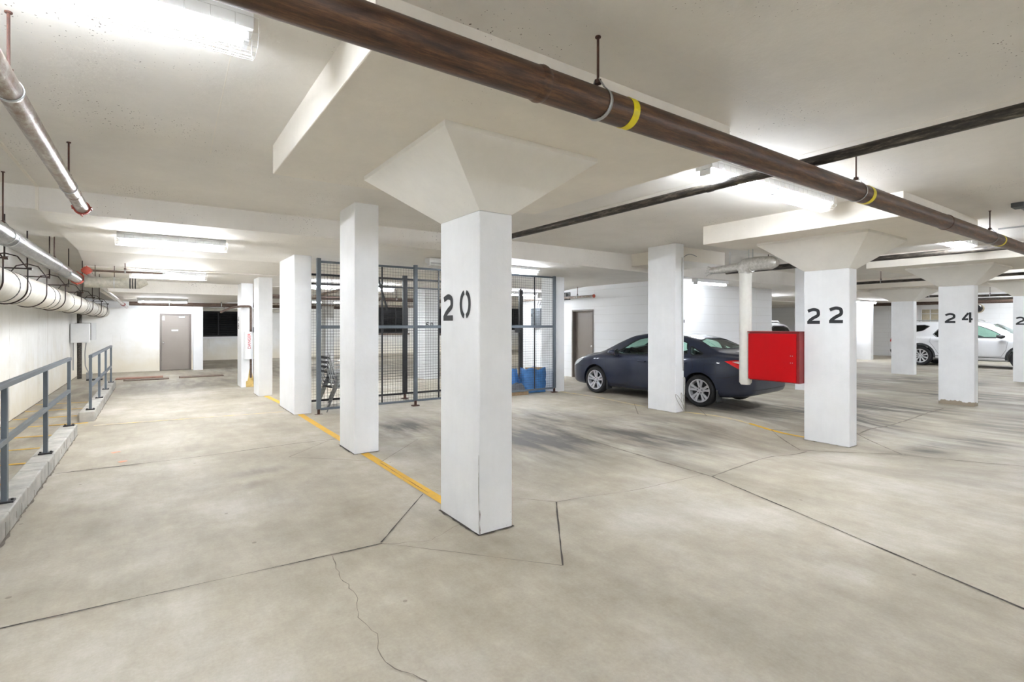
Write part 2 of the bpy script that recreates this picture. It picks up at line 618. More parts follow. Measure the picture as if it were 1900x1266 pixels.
# worn tyre dirt: (x, y, radius x, radius y, strength)
DIRT = [(4.6, 6.1, .9, 1.5, .95), (3.3, 7.6, .8, .8, .8), (5.6, 6.9, .8, 1.2, .75), (6.0, 5.2, 1.0, 1.5, .75), (3.6, 6.0, .7, 1.2, .7), (7.2, 5.2, .6, 1.2, .55), (5.0, 8.0, .16, 1.6, .6),
        (5.05, 4.9, .2, 1.9, .7), (4.0, 4.9, .5, .8, .35), (9.4, 5.6, 1.3, 1.8, .6), (10.6, 4.6, 1.6, 1.6, .85), (12.6, 2.2, 1.6, 1.2, .7), (12.8, 4.6, 1.4, 1.6, .85), (10.2, 2.4, .8, .7, .7), (9.2, 2.6, .7, .3, .8),
        (16.5, 3.5, 1.6, 2.2, .85), (18.5, 2.2, 1.6, 2, .7), (19.2, 5.6, 1.6, 2.6, .8), (16.4, 7.2, 1.4, 2.2, .75), (24, 6, 3.0, 3.5, .5), (12.0, .8, .5, 1.0, .35), (7.6, 1.9, .5, .6, .25),
        (1.0, 5.3, .25, .5, .14), (.95, 6.25, .26, .12, .45), (.8, 5.75, .12, .06, .5), (.7, 17, 2.5, 1.8, .4), (0, 9, 1, 2, .10), (5, 20, 5, 4, .55), (9, 15, 4, 3, .4), (-1.5, 9, .4, 6, .45),
        (-1.5, 14, .5, 5, .45), (.4, 4.5, .4, .12, .14), (2.3, 3.2, .6, .12, .2), (1.2, 9.6, .8, 1.2, .12), (6.2, 1.2, .5, 1.2, .10), (3.6, 3.0, .4, .8, .08)]
def dirt(x, y):
    t = 0.0
    for (a, b, rx, ry, s) in DIRT:
        e = ((x - a) / rx) ** 2 + ((y - b) / ry) ** 2
        if e < 6:
            t = max(t, s * math.exp(-e))
    return min(1, t)

def axis_pts(segs):
    out = []
    for (a, b, st) in segs:
        n = max(1, int(round((b - a) / st)))
        out += [a + (b - a) * i / n for i in range(n)]
    out.append(segs[-1][1])
    return out
XS = axis_pts([(-2.3, 11, .10), (11, 22, .2), (22, 32.6, .4)])
YS = axis_pts([(-6.3, -1, .6), (-1, 9, .10), (9, 15, .2), (15, 27.6, .5)])
fv = [(x, y, fz(x, y)) for x in XS for y in YS]
ny = len(YS)
ff = [(i * ny + j, (i + 1) * ny + j, (i + 1) * ny + j + 1, i * ny + j + 1) for i in range(len(XS) - 1) for j in range(ny - 1)]
mb = MB(); mb.v = fv; mb.f = ff
floor = struct(mb.build('floor', 'floor', smooth='all'))
at = floor.data.color_attributes.new('dirt', 'FLOAT_COLOR', 'POINT')
buf = []
for (x, y, z) in fv:
    d = dirt(x, y)
    buf += [d, d, d, 1]
at.data.foreach_set('color', buf)
floor['label'] = 'worn grey concrete garage floor with stains'


def ribbon(name, pts, wd, mt, z=0.003, jitter=0.0, step=0.12):
    """strip painted or cut along the floor"""
    P = [Vector((p[0], p[1], 0)) for p in pts]
    dense = []
    for a, b in zip(P, P[1:]):
        n = max(1, int((b - a).length / step))
        for i in range(n):
            dense.append(a.lerp(b, i / n))
    dense.append(P[-1])
    if jitter:
        dense = [p + Vector((random.uniform(-jitter, jitter), random.uniform(-jitter, jitter), 0)) for p in dense]
    vs = []
    for i, p in enumerate(dense):
        d = (dense[min(i + 1, len(dense) - 1)] - dense[max(i - 1, 0)]).normalized()
        s = Vector((-d.y, d.x, 0)) * wd / 2
        if jitter:
            s *= random.uniform(0.35, 1.3)
        for q in (p + s, p - s):
            vs.append((q.x, q.y, fz(q.x, q.y) + z))
    fs = [(2 * i, 2 * i + 1, 2 * i + 3, 2 * i + 2) for i in range(len(dense) - 1)]
    m = MB(); m.v = vs; m.f = fs
    return m.build(name, mt, floor)

# yellow bay lines
for a, b, wd in (((2.17, 4.05), (2.17, 6.37), .10), ((2.16, 7.02), (2.16, 9.78), .10), ((2.16, 11.2), (2.08, 12.76), .10), ((8.40, 4.9), (8.22, 6.13), .08), ((8.12, 6.85), (8.15, 9.55), .08)):
    ribbon('painted_line', [a, b], wd, 'yellow' if a[0] < 5 or a[1] < 4.5 else 'yellow_faded', 0.004)
ribbon('painted_line', [(-.80, 10.6), (1.98, 10.25)], .07, 'yellow_faded', 0.004)
ribbon('painted_line', [(8.52, 3.99), (8.40, 4.9)], .08, 'yellow', 0.004)
for yy in (5.2, 6.2, 7.2, 8.15, 9.05, 10.0, 10.95, 11.9, 12.9, 13.9):
    ribbon('painted_line', [(-1.98, yy + .12), (-1.13 if not 10 < yy < 11.05 else -.9, yy)], .07, 'yellow', 0.004)
# saw-cut joints, diamonds round the columns, cracks
def diamond(cx, cy, r, mt='joint_light', wd=.012):
    c = [(cx - r, cy), (cx, cy - r), (cx + r, cy), (cx, cy + r)]
    for i in range(4):
        ribbon('saw_cut', [c[i], c[(i + 1) % 4]], wd, mt, 0.004, 0.002)
ribbon('saw_cut', [(1.38, 3.68), (2.1, 4.50)], .012, 'joint', 0.004, 0.002)
ribbon('saw_cut', [(2.25, 2.63), (3.01, 3.61)], .014, 'joint', 0.004, 0.002)
ribbon('saw_cut', [(1.38, 3.66), (2.25, 2.63)], .006, 'joint_light', 0.004, 0.003)
ribbon('saw_cut', [(3.01, 3.61), (2.25, 4.52)], .008, 'joint_light', 0.004, 0.002)
ribbon('saw_cut', [(-.92, 3.85), (-.68, 3.80), (1.38, 3.66)], .008, 'joint', 0.004, 0.003)
ribbon('saw_cut', [(3.01, 3.61), (3.9, 3.48), (4.96, 3.42)], .006, 'joint_light', 0.004, 0.003)
ribbon('saw_cut', [(4.16, .74), (4.96, 3.32)], .014, 'joint', 0.004, 0.002)
ribbon('saw_cut', [(3.9, -.2), (4.16, .74)], .014, 'joint', 0.004, 0.002)
ribbon('saw_cut', [(4.96, 3.32), (5.14, 6.46), (5.1, 9.4)], .03, 'joint_light', 0.004, 0.004)
ribbon('saw_cut', [(4.96, 3.32), (7.55, 3.55)], .02, 'joint_light', 0.004, 0.004)
ribbon('saw_cut', [(-.89, 7.41), (.5, 7.35), (1.5, 7.42), (2.12, 7.38)], .016, 'joint', 0.004, 0.006)
ribbon('saw_cut', [(2.9, 6.9), (5.14, 6.46), (7.3, 6.5)], .012, 'joint_light', 0.004, 0.004)
ribbon('saw_cut', [(2.16, 4.5), (2.17, 5.8)], .006, 'joint', 0.006, 0.003)
diamond(2.2, 6.7, .85, wd=.008)
diamond(8.48, 3.65, .92, wd=.022)
diamond(8.2, 6.45, .85, wd=.014)
ribbon('saw_cut', [(9.4, 3.6), (13.8, 3.7)], .035, 'joint_light', 0.004, 0.006)
ribbon('saw_cut', [(8.48, 2.7), (9.2, -.2)], .022, 'joint_light', 0.004, 0.004)
cr = [(1.02, 3.66), (.98, 3.35), (.99, 3.05), (.93, 2.8), (.96, 2.6), (.90, 2.42), (.93, 2.3), (1.02, 2.12)]
ribbon('crack', cr, .005, 'joint_light', 0.004, 0.010, .05)
ribbon('crack', [(1.38, 3.64), (1.7, 3.5), (1.95, 3.62), (2.05, 3.66)], .004, 'joint_light', 0.004, 0.008, .05)
for (x, y) in ((-.45, 8.2), (-.35, 7.6), (-1.6, 8.5)):
    ribbon('spray_mark', [(x, y), (x + .09, y + .03)], .06, 'orange_mark', 0.004, 0.01, .04)

# ------------------------------------------------------------------ ceiling
CE = 3.19
def slab_z(x):
    return 2.885 - max(0, min(x, 10.0) - 2.1) * .0146
mb = MB()
T = 3.6
mb.box(-2.3, 32.6, -6.3, 5.6, CE, T)
mb.hexa([(-2.3, 5.6, CE), (32.6, 5.6, CE), (32.6, 6.45, 3.15), (-2.3, 6.45, 3.15)], [(-2.3, 5.6, T), (32.6, 5.6, T), (32.6, 6.45, T), (-2.3, 6.45, T)])
mb.box(-2.3, 32.6, 6.45, 7.65, 3.15, T)
# lower slab beyond the step, open over the pipe bay on the left
mb.box(-2.3, -1.06, 7.65, 9.9, 2.90, T)
mb.box(-2.3, -1.06, 9.9, 22.2, 3.16, T)
for (xa, xb, far) in ((-1.06, 2.1, 1), (2.1, 32.6, 2)):
    for (xc, xd) in (((xa, xb),) if far == 1 else ((2.1, 10.0), (10.0, 32.6))):
        za, zb = slab_z(xc), slab_z(xd)
        mb.hexa([(xc, 7.65, za), (xd, 7.65, zb), (xd, 11.3, zb), (xc, 11.3, za)], [(xc, 7.65, T), (xd, 7.65, T), (xd, 11.3, T), (xc, 11.3, T)])
        mb.hexa([(xc, 11.3, za), (xd, 11.3, zb), (xd, 12.3, 2.72), (xc, 12.3, 2.72)], [(xc, 11.3, T), (xd, 11.3, T), (xd, 12.3, T), (xc, 12.3, T)])
    mb.box(xa, xb, 12.3, 15.5, 2.70, T)
    mb.box(xa, xb, 15.5, 27.6, 2.41 if far == 1 else 2.68, T)
ceiling = struct(mb.build('ceiling', 'ceiling'))
# drop panels over the column heads and the dropped block beside the middle column
def panel(n, x0, x1, y0, y1, z):
    m = MB(); m.box(x0, x1, y0, y1, z, CE + .02)
    o = struct(m.build('trim_%d' % n, 'panel', bevel=.008))
    o['label'] = 'raised white concrete drop panel on the ceiling'
    return o
panel(1, .85, 3.74, 2.34, 4.88, 2.94)
panel(2, 7.2, 10.1, 2.30, 4.98, 2.90)
panel(3, 13.35, 16.3, 2.35, 4.98, 2.90)
panel(4, 19.7, 22.6, 2.35, 4.98, 2.90)
panel(5, 19.7, 22.6, 5.4, 7.9, 2.84)
m = MB(); m.box(8.5, 9.95, 6.35, 7.66, 2.885, 3.2)
struct(m.build('trim_6', 'panel', bevel=.008))
# raised seams left by the form boards
def seam(pts, r=.006):
    m = MB(); m.tube([(p[0], p[1], p[2] + r * .55) for p in pts], r * .7, 6)
    return m.build('form_seam', 'panel', ceiling)
seam([(-2, 1.93, CE), (32, 1.96, CE)], .005)
seam([(.42, 5.5, CE), (.36, 3.2, CE)], .008)
seam([(-1.9, 3.55, CE), (.40, 3.9, CE)], .004)
seam([(4.9, -2, CE), (4.9, 7, 3.185)], .005)
seam([(7.6, -2, CE), (7.6, 2.2, CE)], .005)
seam([(11.4, -2, CE), (11.4, 5.4, CE)], .005)
m = MB(); m.box(-1.075, -1.05, 7.62, 7.66, 2.89, 3.15)
m.box(-1.075, -1.05, 5.9, 7.64, 3.14, 3.16)
m.build('form_seam', 'panel', ceiling)

# ------------------------------------------------------------------ walls
def W(name, mt, axis, c0, c1, u0, u1, z0=-.3, z1=3.3, holes=()):
    m = MB(); wall_slab(m, axis, c0, c1, u0, u1, z0, z1, holes)
    return struct(m.build(name, mt))
W('wall_left', 'left_wall', 'x', -2.3, -2.0, -6.3, 22.2)
W('wall_south', 'block_x', 'y', -6.6, -6.3, -2.3, 32.6)
W('wall_right', 'block_y', 'x', 32.3, 32.6, -6.3, 27.6, holes=[(8.75, 9.6, 1.75, 2.45), (7.6, 8.2, 1.0, 2.4)])
W('wall_far_left', 'left_wall', 'y', 21.9, 22.2, -2.0, 1.42, holes=[(.15, 1.10, -.3, 2.02)])
W('wall_alcove', 'column', 'x', 1.12, 1.42, 22.2, 27.1)
WIN = [(1.55, 3.30, 1.08, 2.25), (9.6, 11.75, 1.16, 2.66), (13.25, 15.3, 1.1, 2.62), (18.3, 19.8, 1.3, 2.66)]
W('wall_north', 'left_wall', 'y', 27.1, 27.5, 1.1, 32.6, holes=WIN)
W('wall_block', 'block_y', 'x', 10.65, 10.95, 9.05, 14.6, holes=[(11.05, 12.0, -.3, 2.08), (12.1, 12.4, 2.42, 2.62)])
W('wall_block_return', 'block_x', 'y', 8.75, 9.05, 10.65, 16.3)
# pier next to the far door
m = MB(); m.box(1.14, 1.44, 21.55, 21.9, -.1, 2.42)
struct(m.build('trim_7', 'column', bevel=.01))
m = MB(); m.box(-2.0, 1.3, 21.84, 21.9, 2.2, 2.45)
struct(m.build('trim_8', 'column'))

# doors
def door(n, axis, c, u0, u1, z1, facing, hinge_high=False):
    r = bpy.data.objects.new('door_%d' % n, None); col.objects.link(r); r['kind'] = 'structure'
    fw = .05
    def bx(m, a0, a1, b0, b1, z0, z1):
        if axis == 'y': m.box(a0, a1, b0, b1, z0, z1)
        else: m.box(b0, b1, a0, a1, z0, z1)
    m = MB()
    bx(m, u0, u0 + fw, c - .02, c + .14, 0, z1); bx(m, u1 - fw, u1, c - .02, c + .14, 0, z1); bx(m, u0 + fw, u1 - fw, c - .02, c + .14, z1 - fw, z1)
    m.build('door_frame', 'taupe_dark', r, bevel=.004)
    ins = .03 if n == 1 else .10
    m = MB(); bx(m, u0 + fw + .004, u1 - fw - .004, c + ins, c + ins + .045, .012, z1 - fw - .004)
    leaf = m.build('door_leaf', 'taupe', r, bevel=.003)
    return r, leaf
d1, leaf1 = door(1, 'y', 21.9, .15, 1.10, 2.02, -1)
m = MB(); m.lathe([(0, -.055), (.028, -.05), (.03, -.035), (.012, -.03), (.012, 0), (.03, 0)], (.26, 21.93, .98), (0, 1, 0), 14)
m.build('door_knob', 'chrome', leaf1, smooth=True)
m = MB(); m.box(.50, .70, 21.922, 21.93, 1.40, 1.45)
m.build('sign_plate', 'white_metal', leaf1)
m = MB(); m.box(.225, .30, 21.922, 21.93, 1.78, 1.90); m.box(.235, .29, 21.922, 21.93, 1.91, 1.94)
m.build('paper_notice', 'white_metal', leaf1)
m = MB(); m.box(.72, .90, 21.86, 21.93, 1.88, 1.93); m.tube([(.76, 21.87, 1.92), (.90, 21.80, 1.93)], .008, 6)
m.build('door_closer', 'galv', leaf1)
d2, leaf2 = door(2, 'x', 10.65, 11.05, 12.0, 2.08, -1)
m = MB(); m.lathe([(0, -.055), (.028, -.05), (.03, -.035), (.012, -.03), (.012, 0), (.03, 0)], (10.75, 11.2, .98), (1, 0, 0), 14)
m.build('door_knob', 'chrome', leaf2, smooth=True)
# louvre over the block-wall door
vent = tag(MB().box(10.63, 10.66, 12.08, 12.42, 2.40, 2.43).box(10.63, 10.66, 12.08, 12.42, 2.61, 2.64).box(10.63, 10.66, 12.08, 12.11, 2.4, 2.64).box(10.63, 10.66, 12.24, 12.26, 2.4, 2.64).box(10.63, 10.66, 12.39, 12.42, 2.4, 2.64)
    .build('wall_vent', 'dark_metal'), 'small dark louvred vent set in the block wall above the taupe door', 'vent')
m = MB()
for k in range(6):
    z = 2.445 + k * .03
    m.bar((10.67, 12.11, z), (10.67, 12.39, z), .03, .004, (0.7, 0, 0.7))
m.build('louvre', 'galv', vent)

# windows in the far wall
for i, (a, b, z0, z1) in enumerate(WIN):
    r = bpy.data.objects.new('window_%d' % (i + 1), None); col.objects.link(r); r['kind'] = 'structure'
    m = MB()
    for (p, q, s, t_) in ((a, a + .05, z0, z1), (b - .05, b, z0, z1), (a, b, z0, z0 + .05), (a, b, z1 - .05, z1)):
        m.box(p, q, 27.12, 27.2, s, t_)
    nb = max(2, int((b - a) / .6))
    for k in range(1, nb):
        x = a + (b - a) * k / nb
        m.box(x - .02, x + .02, 27.12, 27.18, z0, z1)
    m.build('window_frame', 'dark_metal', r)
    m = MB()
    z = z0 + .1
    while z < z1 - .06:
        m.bar((a + .04, 27.26, z), (b - .04, 27.26, z), .07, .005, (0, .6, .8))
        z += .085
    m.build('louvre', 'dark_metal', r)
    m = MB(); m.box(a, b, 27.45, 27.49, z0, z1)
    m.build('window_backing', 'plastic_black', r)
    m = MB(); m.box(a - .05, b + .05, 27.0, 27.12, z0 - .09, z0 - .005)
    m.build('window_sill', 'dark_board' if i in (1, 2) else 'column', r)
for n, (a, b, z0, z1) in ((5, (8.75, 9.6, 1.75, 2.45)), (6, (7.6, 8.2, 1.0, 2.4))):
    r = bpy.data.objects.new('window_%d' % n, None); col.objects.link(r); r['kind'] = 'structure'
    m = MB()
    for (p, q, s, t_) in ((a, a + .05, z0, z1), (b - .05, b, z0, z1), (a, b, z0, z0 + .05), (a, b, z1 - .05, z1), (a + (b - a) * .5, a + (b - a) * .5 + .03, z0, z1), (a, b, z1 - .28, z1 - .25)):
        m.box(32.28, 32.36, p, q, s, t_)
    m.build('window_frame', 'white_metal', r)
    m = MB(); m.box(32.45, 32.5, a, b, z0, z1)
    m.build('window_pane', 'beige' if n == 5 else 'plastic_black', r)

# ------------------------------------------------------------------ curbs
def curb(y0, y1, x0, x1, h, label):
    m = MB()
    n = int((y1 - y0) / .35)
    for i in range(n):
        a = y0 + (y1 - y0) * i / n; b = y0 + (y1 - y0) * (i + 1) / n
        j = [random.uniform(-.004, .004) for _ in range(2)]
        m.box(x0, x1 + j[0], a, b - (.004 if i % 5 == 4 else 0), -.02, h + j[1] * .3)
    o = m.build('curb', 'curb', bevel=.012)
    return tag(o, label, 'curb', None)
curb(1.6, 9.85, -1.12, -.93, .16, 'long low concrete curb under the near railing at the left edge')
curb(11.1, 16.9, -1.03, -.83, .165, 'shorter low concrete curb under the farther railing')

# ------------------------------------------------------------------ numerals
def ribbon2d(path, wd):
    """outline strip of a 2-D centre line -> (verts, faces)"""
    P = [Vector((a, b)) for a, b in path]
    vs = []
    for i, p in enumerate(P):
        d0 = (P[i] - P[i - 1]).normalized() if i else (P[1] - P[0]).normalized()
        d1 = (P[i + 1] - P[i]).normalized() if i < len(P) - 1 else d0
        d = (d0 + d1).normalized()
        nn = Vector((-d.y, d.x))
        k = min(1.15, 1 / max(.5, nn.dot(Vector((-d1.y, d1.x)))))
        vs += [p + nn * wd / 2 * k, p - nn * wd / 2 * k]
    fs = [(2 * i, 2 * i + 1, 2 * i + 3, 2 * i + 2) for i in range(len(P) - 1)]
    return vs, fs

def spline(pts, n=8):
    out = []
    P = [pts[0]] + list(pts) + [pts[-1]]
    for i in range(1, len(P) - 2):
        for k in range(n):
            t = k / n
            q = []
            for c in (0, 1):
                a, b, cc, d = P[i - 1][c], P[i][c], P[i + 1][c], P[i + 2][c]
                q.append(.5 * (2 * b + (cc - a) * t + (2 * a - 5 * b + 4 * cc - d) * t * t + (3 * b - a - 3 * cc + d) * t ** 3))
            out.append(tuple(q))
    out.append(pts[-1])
    return out

def digit(ch, w_, h_, th, stencil=False):
    s = []
    if ch == '2':
        k = [(th * .30, h_ * .80), (w_ * .25, h_ - th * .75), (w_ * .52, h_ - th / 2), (w_ * .80, h_ - th * .8), (w_ - th / 2, h_ * .72), (w_ * .84, h_ * .53), (w_ * .52, h_ * .38), (w_ * .24, h_ * .22), (th * .55, th * .5)]
        s.append(spline(k, 12))
        s.append([(th * .1, th / 2), (w_, th / 2)])
    elif ch == '0':
        a = [(w_ / 2 + (w_ / 2 - th / 2) * math.cos(t), h_ / 2 + (h_ / 2 - th / 2) * math.sin(t)) for t in [math.radians(103 + 154 * i / 18) for i in range(19)]]
        b = [(w_ - x, y) for x, y in a]
        s += [a, b]
    elif ch == '4':
        s.append([(w_ * .62, h_ * .93), (th * .9, h_ * .40)])
        s.append([(th * .2, h_ * .33), (w_ * .60, h_ * .33)])
        s.append([(w_ * .78, h_), (w_ * .78, 0)])
        s.append([(w_ * .78, h_ * .33), (w_, h_ * .33)])
    elif ch == '5':
        s.append([(w_ * .95, h_ - th / 2), (w_ * .12, h_ - th / 2)])
        s.append(spline([(w_ * .15, h_ - th), (w_ * .1, h_ * .55), (w_ * .5, h_ * .62), (w_ - th / 2, h_ * .35), (w_ * .6, th / 2), (w_ * .02, h_ * .14)], 5))
    elif ch == '6':
        s.append(spline([(w_ * .85, h_ * .93), (w_ * .4, h_ * .85), (th * .6, h_ * .45), (w_ * .3, th / 2), (w_ * .75, th * .6), (w_ - th / 2, h_ * .32), (w_ * .6, h_ * .56), (w_ * .15, h_ * .42)], 5))
    elif ch == '8':
        s.append([(w_ / 2 + (w_ * .38) * math.cos(t), h_ * .74 + (h_ * .2) * math.sin(t)) for t in [2 * PI * i / 16 for i in range(17)]])
        s.append([(w_ / 2 + (w_ * .43) * math.cos(t), h_ * .27 + (h_ * .22) * math.sin(t)) for t in [2 * PI * i / 16 for i in range(17)]])
    return s

def number(parent, face, items, label):
    """items: (digit, near-u start, z, width, height, stroke); face ('x', X) reads toward -Y, ('y', Y) reads toward +X"""
    m = MB()
    for (ch, u, z, w_, h_, th) in items:
        for kk, path in enumerate(digit(ch, w_, h_, th)):
            vs, fs = ribbon2d(path, th)
            if face[0] == 'x':
                m.add([(face[1] - .002 - .0008 * kk, u - p.x, z + p.y) for p in vs], fs)
            else:
                m.add([(u + p.x, face[1] - .002 - .0008 * kk, z + p.y) for p in vs], fs)
    return m.build('stencilled_number', 'black_paint', parent, label=label)

# ------------------------------------------------------------------ columns
def column(x0, x1, y0, y1, z0, z1, label, mt='column', cap=None, group=None):
    t = thing('concrete_column', label, 'column', ((x0 + x1) / 2, (y0 + y1) / 2, z0), 0, group)
    m = MB()
    top = cap[0] if cap else z1
    m.box(x0, x1, y0, y1, z0 - .04, top)
    m.build('shaft', mt, t, bevel=.010)
    if cap:
        cb, ct, pz, cx0, cx1, cy0, cy1 = cap
        m = MB()
        m.hexa([(x0, y0, cb), (x1, y0, cb), (x1, y1, cb), (x0, y1, cb)], [(cx0, cy0, ct), (cx1, cy0, ct), (cx1, cy1, ct), (cx0, cy1, ct)])
        m.box(cx0, cx1, cy0, cy1, ct, pz)
        m.build('capital', 'capital', t)
    return t

c20 = column(2.05, 2.36, 3.38, 4.03, 0, 0, 'nearest white concrete column stencilled 20, with a flared capital', cap=(2.505, 2.905, 2.942, 1.53, 2.88, 2.945, 4.49))
number(c20, ('x', 2.05), [('2', 3.975, 1.655, .175, .225, .045), ('0', 3.685, 1.668, .18, .235, .038)], 'black stencilled number 20')
cA = column(2.05, 2.36, 6.37, 7.0, 0, 3.16, 'plain white concrete column standing on the yellow line behind column 20')
column(2.06, 2.36, 9.80, 11.1, 0, 2.895, 'wide white concrete column at the left end of the mesh fence')
cD = column(1.93, 2.22, 12.78, 13.45, 0, 2.71, 'plain white concrete column between the piped column and the wide fence-end column')
cE = column(1.84, 2.12, 14.88, 15.6, 0, 2.71, 'white concrete column with yellow-stained foot and a boxed-in pipe')
# stained foot of the far column
m = MB(); rs = random.Random(2)
tops = [(1.95 + .0175 * i, .10 + .42 * math.exp(-((i - 6) / 3.2) ** 2) + rs.uniform(-.03, .03)) for i in range(11)]
m.add([(x, 14.876, 0) for x, z in tops] + [(x, 14.876, z) for x, z in tops], [(i, i + 1, i + 12, i + 11) for i in range(10)])
m.build('stained_foot', simple('yellow_brown_stain', rgb(188, 160, 96), 0.7, 0, .35, 7), cE)
number(cE, ('x', 1.84), [('4', 15.5, 1.70, .22, .14, .03), ('8', 15.5, 1.52, .22, .14, .03)], 'black stencilled digits')
c22 = column(8.35, 8.60, 3.33, 3.97, -.18, 0, 'white concrete column stencilled 22, with the red box at its back', cap=(2.455, 2.865, 2.902, 7.79, 9.15, 2.88, 4.42))
number(c22, ('x', 8.35), [('2', 3.925, 1.635, .19, .245, .048), ('2', 3.61, 1.645, .195, .25, .048)], 'black stencilled number 22')
cB = column(8.03, 8.28, 6.14, 6.80, -.04, 3.16, 'white concrete column standing in front of the blue sedan')
column(8.02, 8.32, 9.66, 10.2, -.02, 2.89, 'narrow white concrete column at the right end of the mesh fence')
c24 = column(14.68, 14.95, 3.40, 4.03, -.17, 0, 'white concrete column stencilled 24, with a chipped bare foot', 'column_worn', cap=(2.49, 2.865, 2.902, 14.02, 15.5, 2.95, 4.45))
c24_shaft = c24.children[0]
number(c24, ('x', 14.68), [('2', 3.915, 1.66, .19, .225, .045), ('4', 3.62, 1.67, .19, .225, .04)], 'black stencilled number 24')
c26 = column(21.0, 21.3, 3.35, 3.99, -.07, 0, 'white concrete column cut by the right edge, stencilled with a 2', cap=(2.47, 2.865, 2.902, 20.3, 21.9, 2.9, 4.42))
number(c26, ('x', 21.0), [('2', 3.93, 1.62, .19, .24, .045), ('6', 3.6, 1.62, .19, .24, .045)], 'black stencilled number')
column(21.0, 21.28, 6.43, 7.07, -.07, 0, 'grey-white flared column standing before the rear wheel of the white car', cap=(2.42, 2.80, 2.842, 20.3, 21.9, 5.95, 7.5))
column(14.22, 14.5, 6.42, 7.0, -.13, 3.16, 'white column glimpsed between the vertical pipe and column 22')
column(28.0, 28.3, 10.25, 10.9, -.06, 2.89, 'brightly lit white column farthest right, left of the parked white car')
c50 = column(6.58, 7.05, 13.95, 14.5, 0, 2.71, 'white column stencilled 50 seen through the mesh fence')
number(c50, ('y', 13.95), [('5', 6.62, 1.53, .09, .17, .028), ('0', 6.76, 1.53, .09, .17, .028)], 'black stencilled number 50')
column(9.3, 9.6, 17.5, 18.1, 0, 2.69, 'dim far column behind the mesh fence')
column(5.2, 5.5, 19.5, 20.1, 0, 2.69, 'dim far column beyond the stacked chairs')

rnd = random.Random(4)
def jag(x, y, dx, dy, z0, z1, wmax, off):
    # ragged vertical sliver on a face: grows from (x, y) along (dx, dy), lifted by off
    m = MB(); vs = []; z = z0; w_ = wmax * .4
    while z < z1:
        w_ = min(wmax, max(wmax * .08, w_ + rnd.uniform(-.35, .35) * wmax))
        vs += [(x + off[0], y + off[1], z), (x + dx * w_ + off[0], y + dy * w_ + off[1], z)]
        z += rnd.uniform(.008, .035)
    return m.add(vs, [(2 * i, 2 * i + 1, 2 * i + 3, 2 * i + 2) for i in range(len(vs) // 2 - 1)])
m = jag(2.05, 3.38 + .003, 0, 1, .01, .62, .007, (-.0012, 0))
m2 = jag(2.05 + .002, 3.38, 1, 0, .01, .20, .016, (0, -.0012))
m.add(m2.v, m2.f)
m.build('chipped_edge', simple('bare_chipped_concrete', rgb(132, 126, 117), .9, 0, .3, 20), c20)
for y, wd in ((8.2, .006), (10.3, .005), (11.9, .010), (14.6, .012), (15.4, .006), (18.0, .010)):
    m = jag(-2.0, y, 0, 1, .02, 1.86, wd, (.0015, 0))
    m.build('form_line', 'joint_light', bpy.data.objects['wall_left'])

# ------------------------------------------------------------------ fluorescent lights
def light(x0, y, zc, length, label, halves=(1, 1), guard=True, group='fluorescent ceiling lights', ntube=2, lit='tube'):
    t = thing('fluorescent_light', label, 'ceiling light', (x0 + length / 2, y, zc), 0, group)
    x1 = x0 + length
    m = MB()
    m.box(x0, x1, y - .105, y + .075, zc - .085, zc)
    m.build('housing', 'white_metal', t, bevel=.004)
    nh = len(halves)
    hl = length / nh
    for i, on in enumerate(halves):
        a = x0 + i * hl + .04; b = x0 + (i + 1) * hl - .04
        for dy, dz in ((.018, .112), (-.05, .116))[:ntube]:
            m = MB(); m.tube([(a, y + dy, zc - dz), (b, y + dy, zc - dz)], .0165, 10)
            m.build('tube', lit if on else 'tube_off', t, smooth=True)
        for xx in (a - .01, b + .01):
            m = MB(); m.box(xx - .012, xx + .012, y - .072, y + .040, zc - .138, zc - .08)
            m.build('lamp_holder', 'white_metal', t)
    if guard:
        m = MB()
        prof = [(-.115, -.03), (-.12, -.11), (-.08, -.160), (0, -.172), (.075, -.160), (.115, -.11), (.12, -.02)]
        n = int(length / .10)
        for i in range(n + 1):
            x = x0 - .02 + (length + .04) * i / n
            m.tube([(x, y + a, zc + b) for a, b in prof], .0013, 4)
        for a, b in prof + [(-.09, -.135), (.10, -.135), (-.035, -.167), (.04, -.167)]:
            m.tube([(x0 - .02, y + a, zc + b), (x1 + .02, y + a, zc + b)], .0013, 4)
        m.build('wire_guard', 'guard_wire', t)
    return t

light(-2.0 + .03, 2.96, 3.19, 2.38, 'lit fluorescent fixture with wire guard, cut by the top left corner', lit='tube_soft')
light(4.30, 2.98, 3.19, 2.50, 'lit fluorescent fixture crossed by the thin black pipe, between columns 20 and 22')
light(10.2, 3.0, 3.19, 2.50, 'lit fluorescent fixture above the right, over column 24')
light(-.42, 8.85, 2.885, 1.30, 'lit short fixture just past the ceiling step, nearest of the four in the left aisle', (1,), lit='tube_bright')
light(-.38, 12.55, 2.72, 1.27, 'lit short fixture second from the ceiling step in the left aisle, by the taped pipe', (1,), lit='tube_bright')
light(-.42, 18.6, 2.41, 1.27, 'lit short fixture hanging just in front of the far door wall', (1,), False, ntube=1, lit='tube_bright')
light(-.1, 20.9, 2.41, 1.1, 'lit fixture right above the far taupe door, last in the aisle', (1,), False, ntube=1)
light(4.1, 8.6, 2.845, 2.55, 'fixture behind column 20 with its left half unlit', (0, 1))
light(3.0, 13.5, 2.70, 2.44, 'lit fixture seen through the top left of the mesh fence')
light(5.4, 22.5, 2.68, 2.44, 'farthest lit fixture seen through the mesh fence, above the stacked chairs', (1, 1), False)
light(8.2, 13.6, 2.70, 2.2, 'lit fixture seen through the fence beside the dark post', (1, 1), False)
light(11.0, 7.85, 2.77, 1.3, 'lit fixture over the roof of the blue sedan near the block wall', (1,), False, ntube=1)
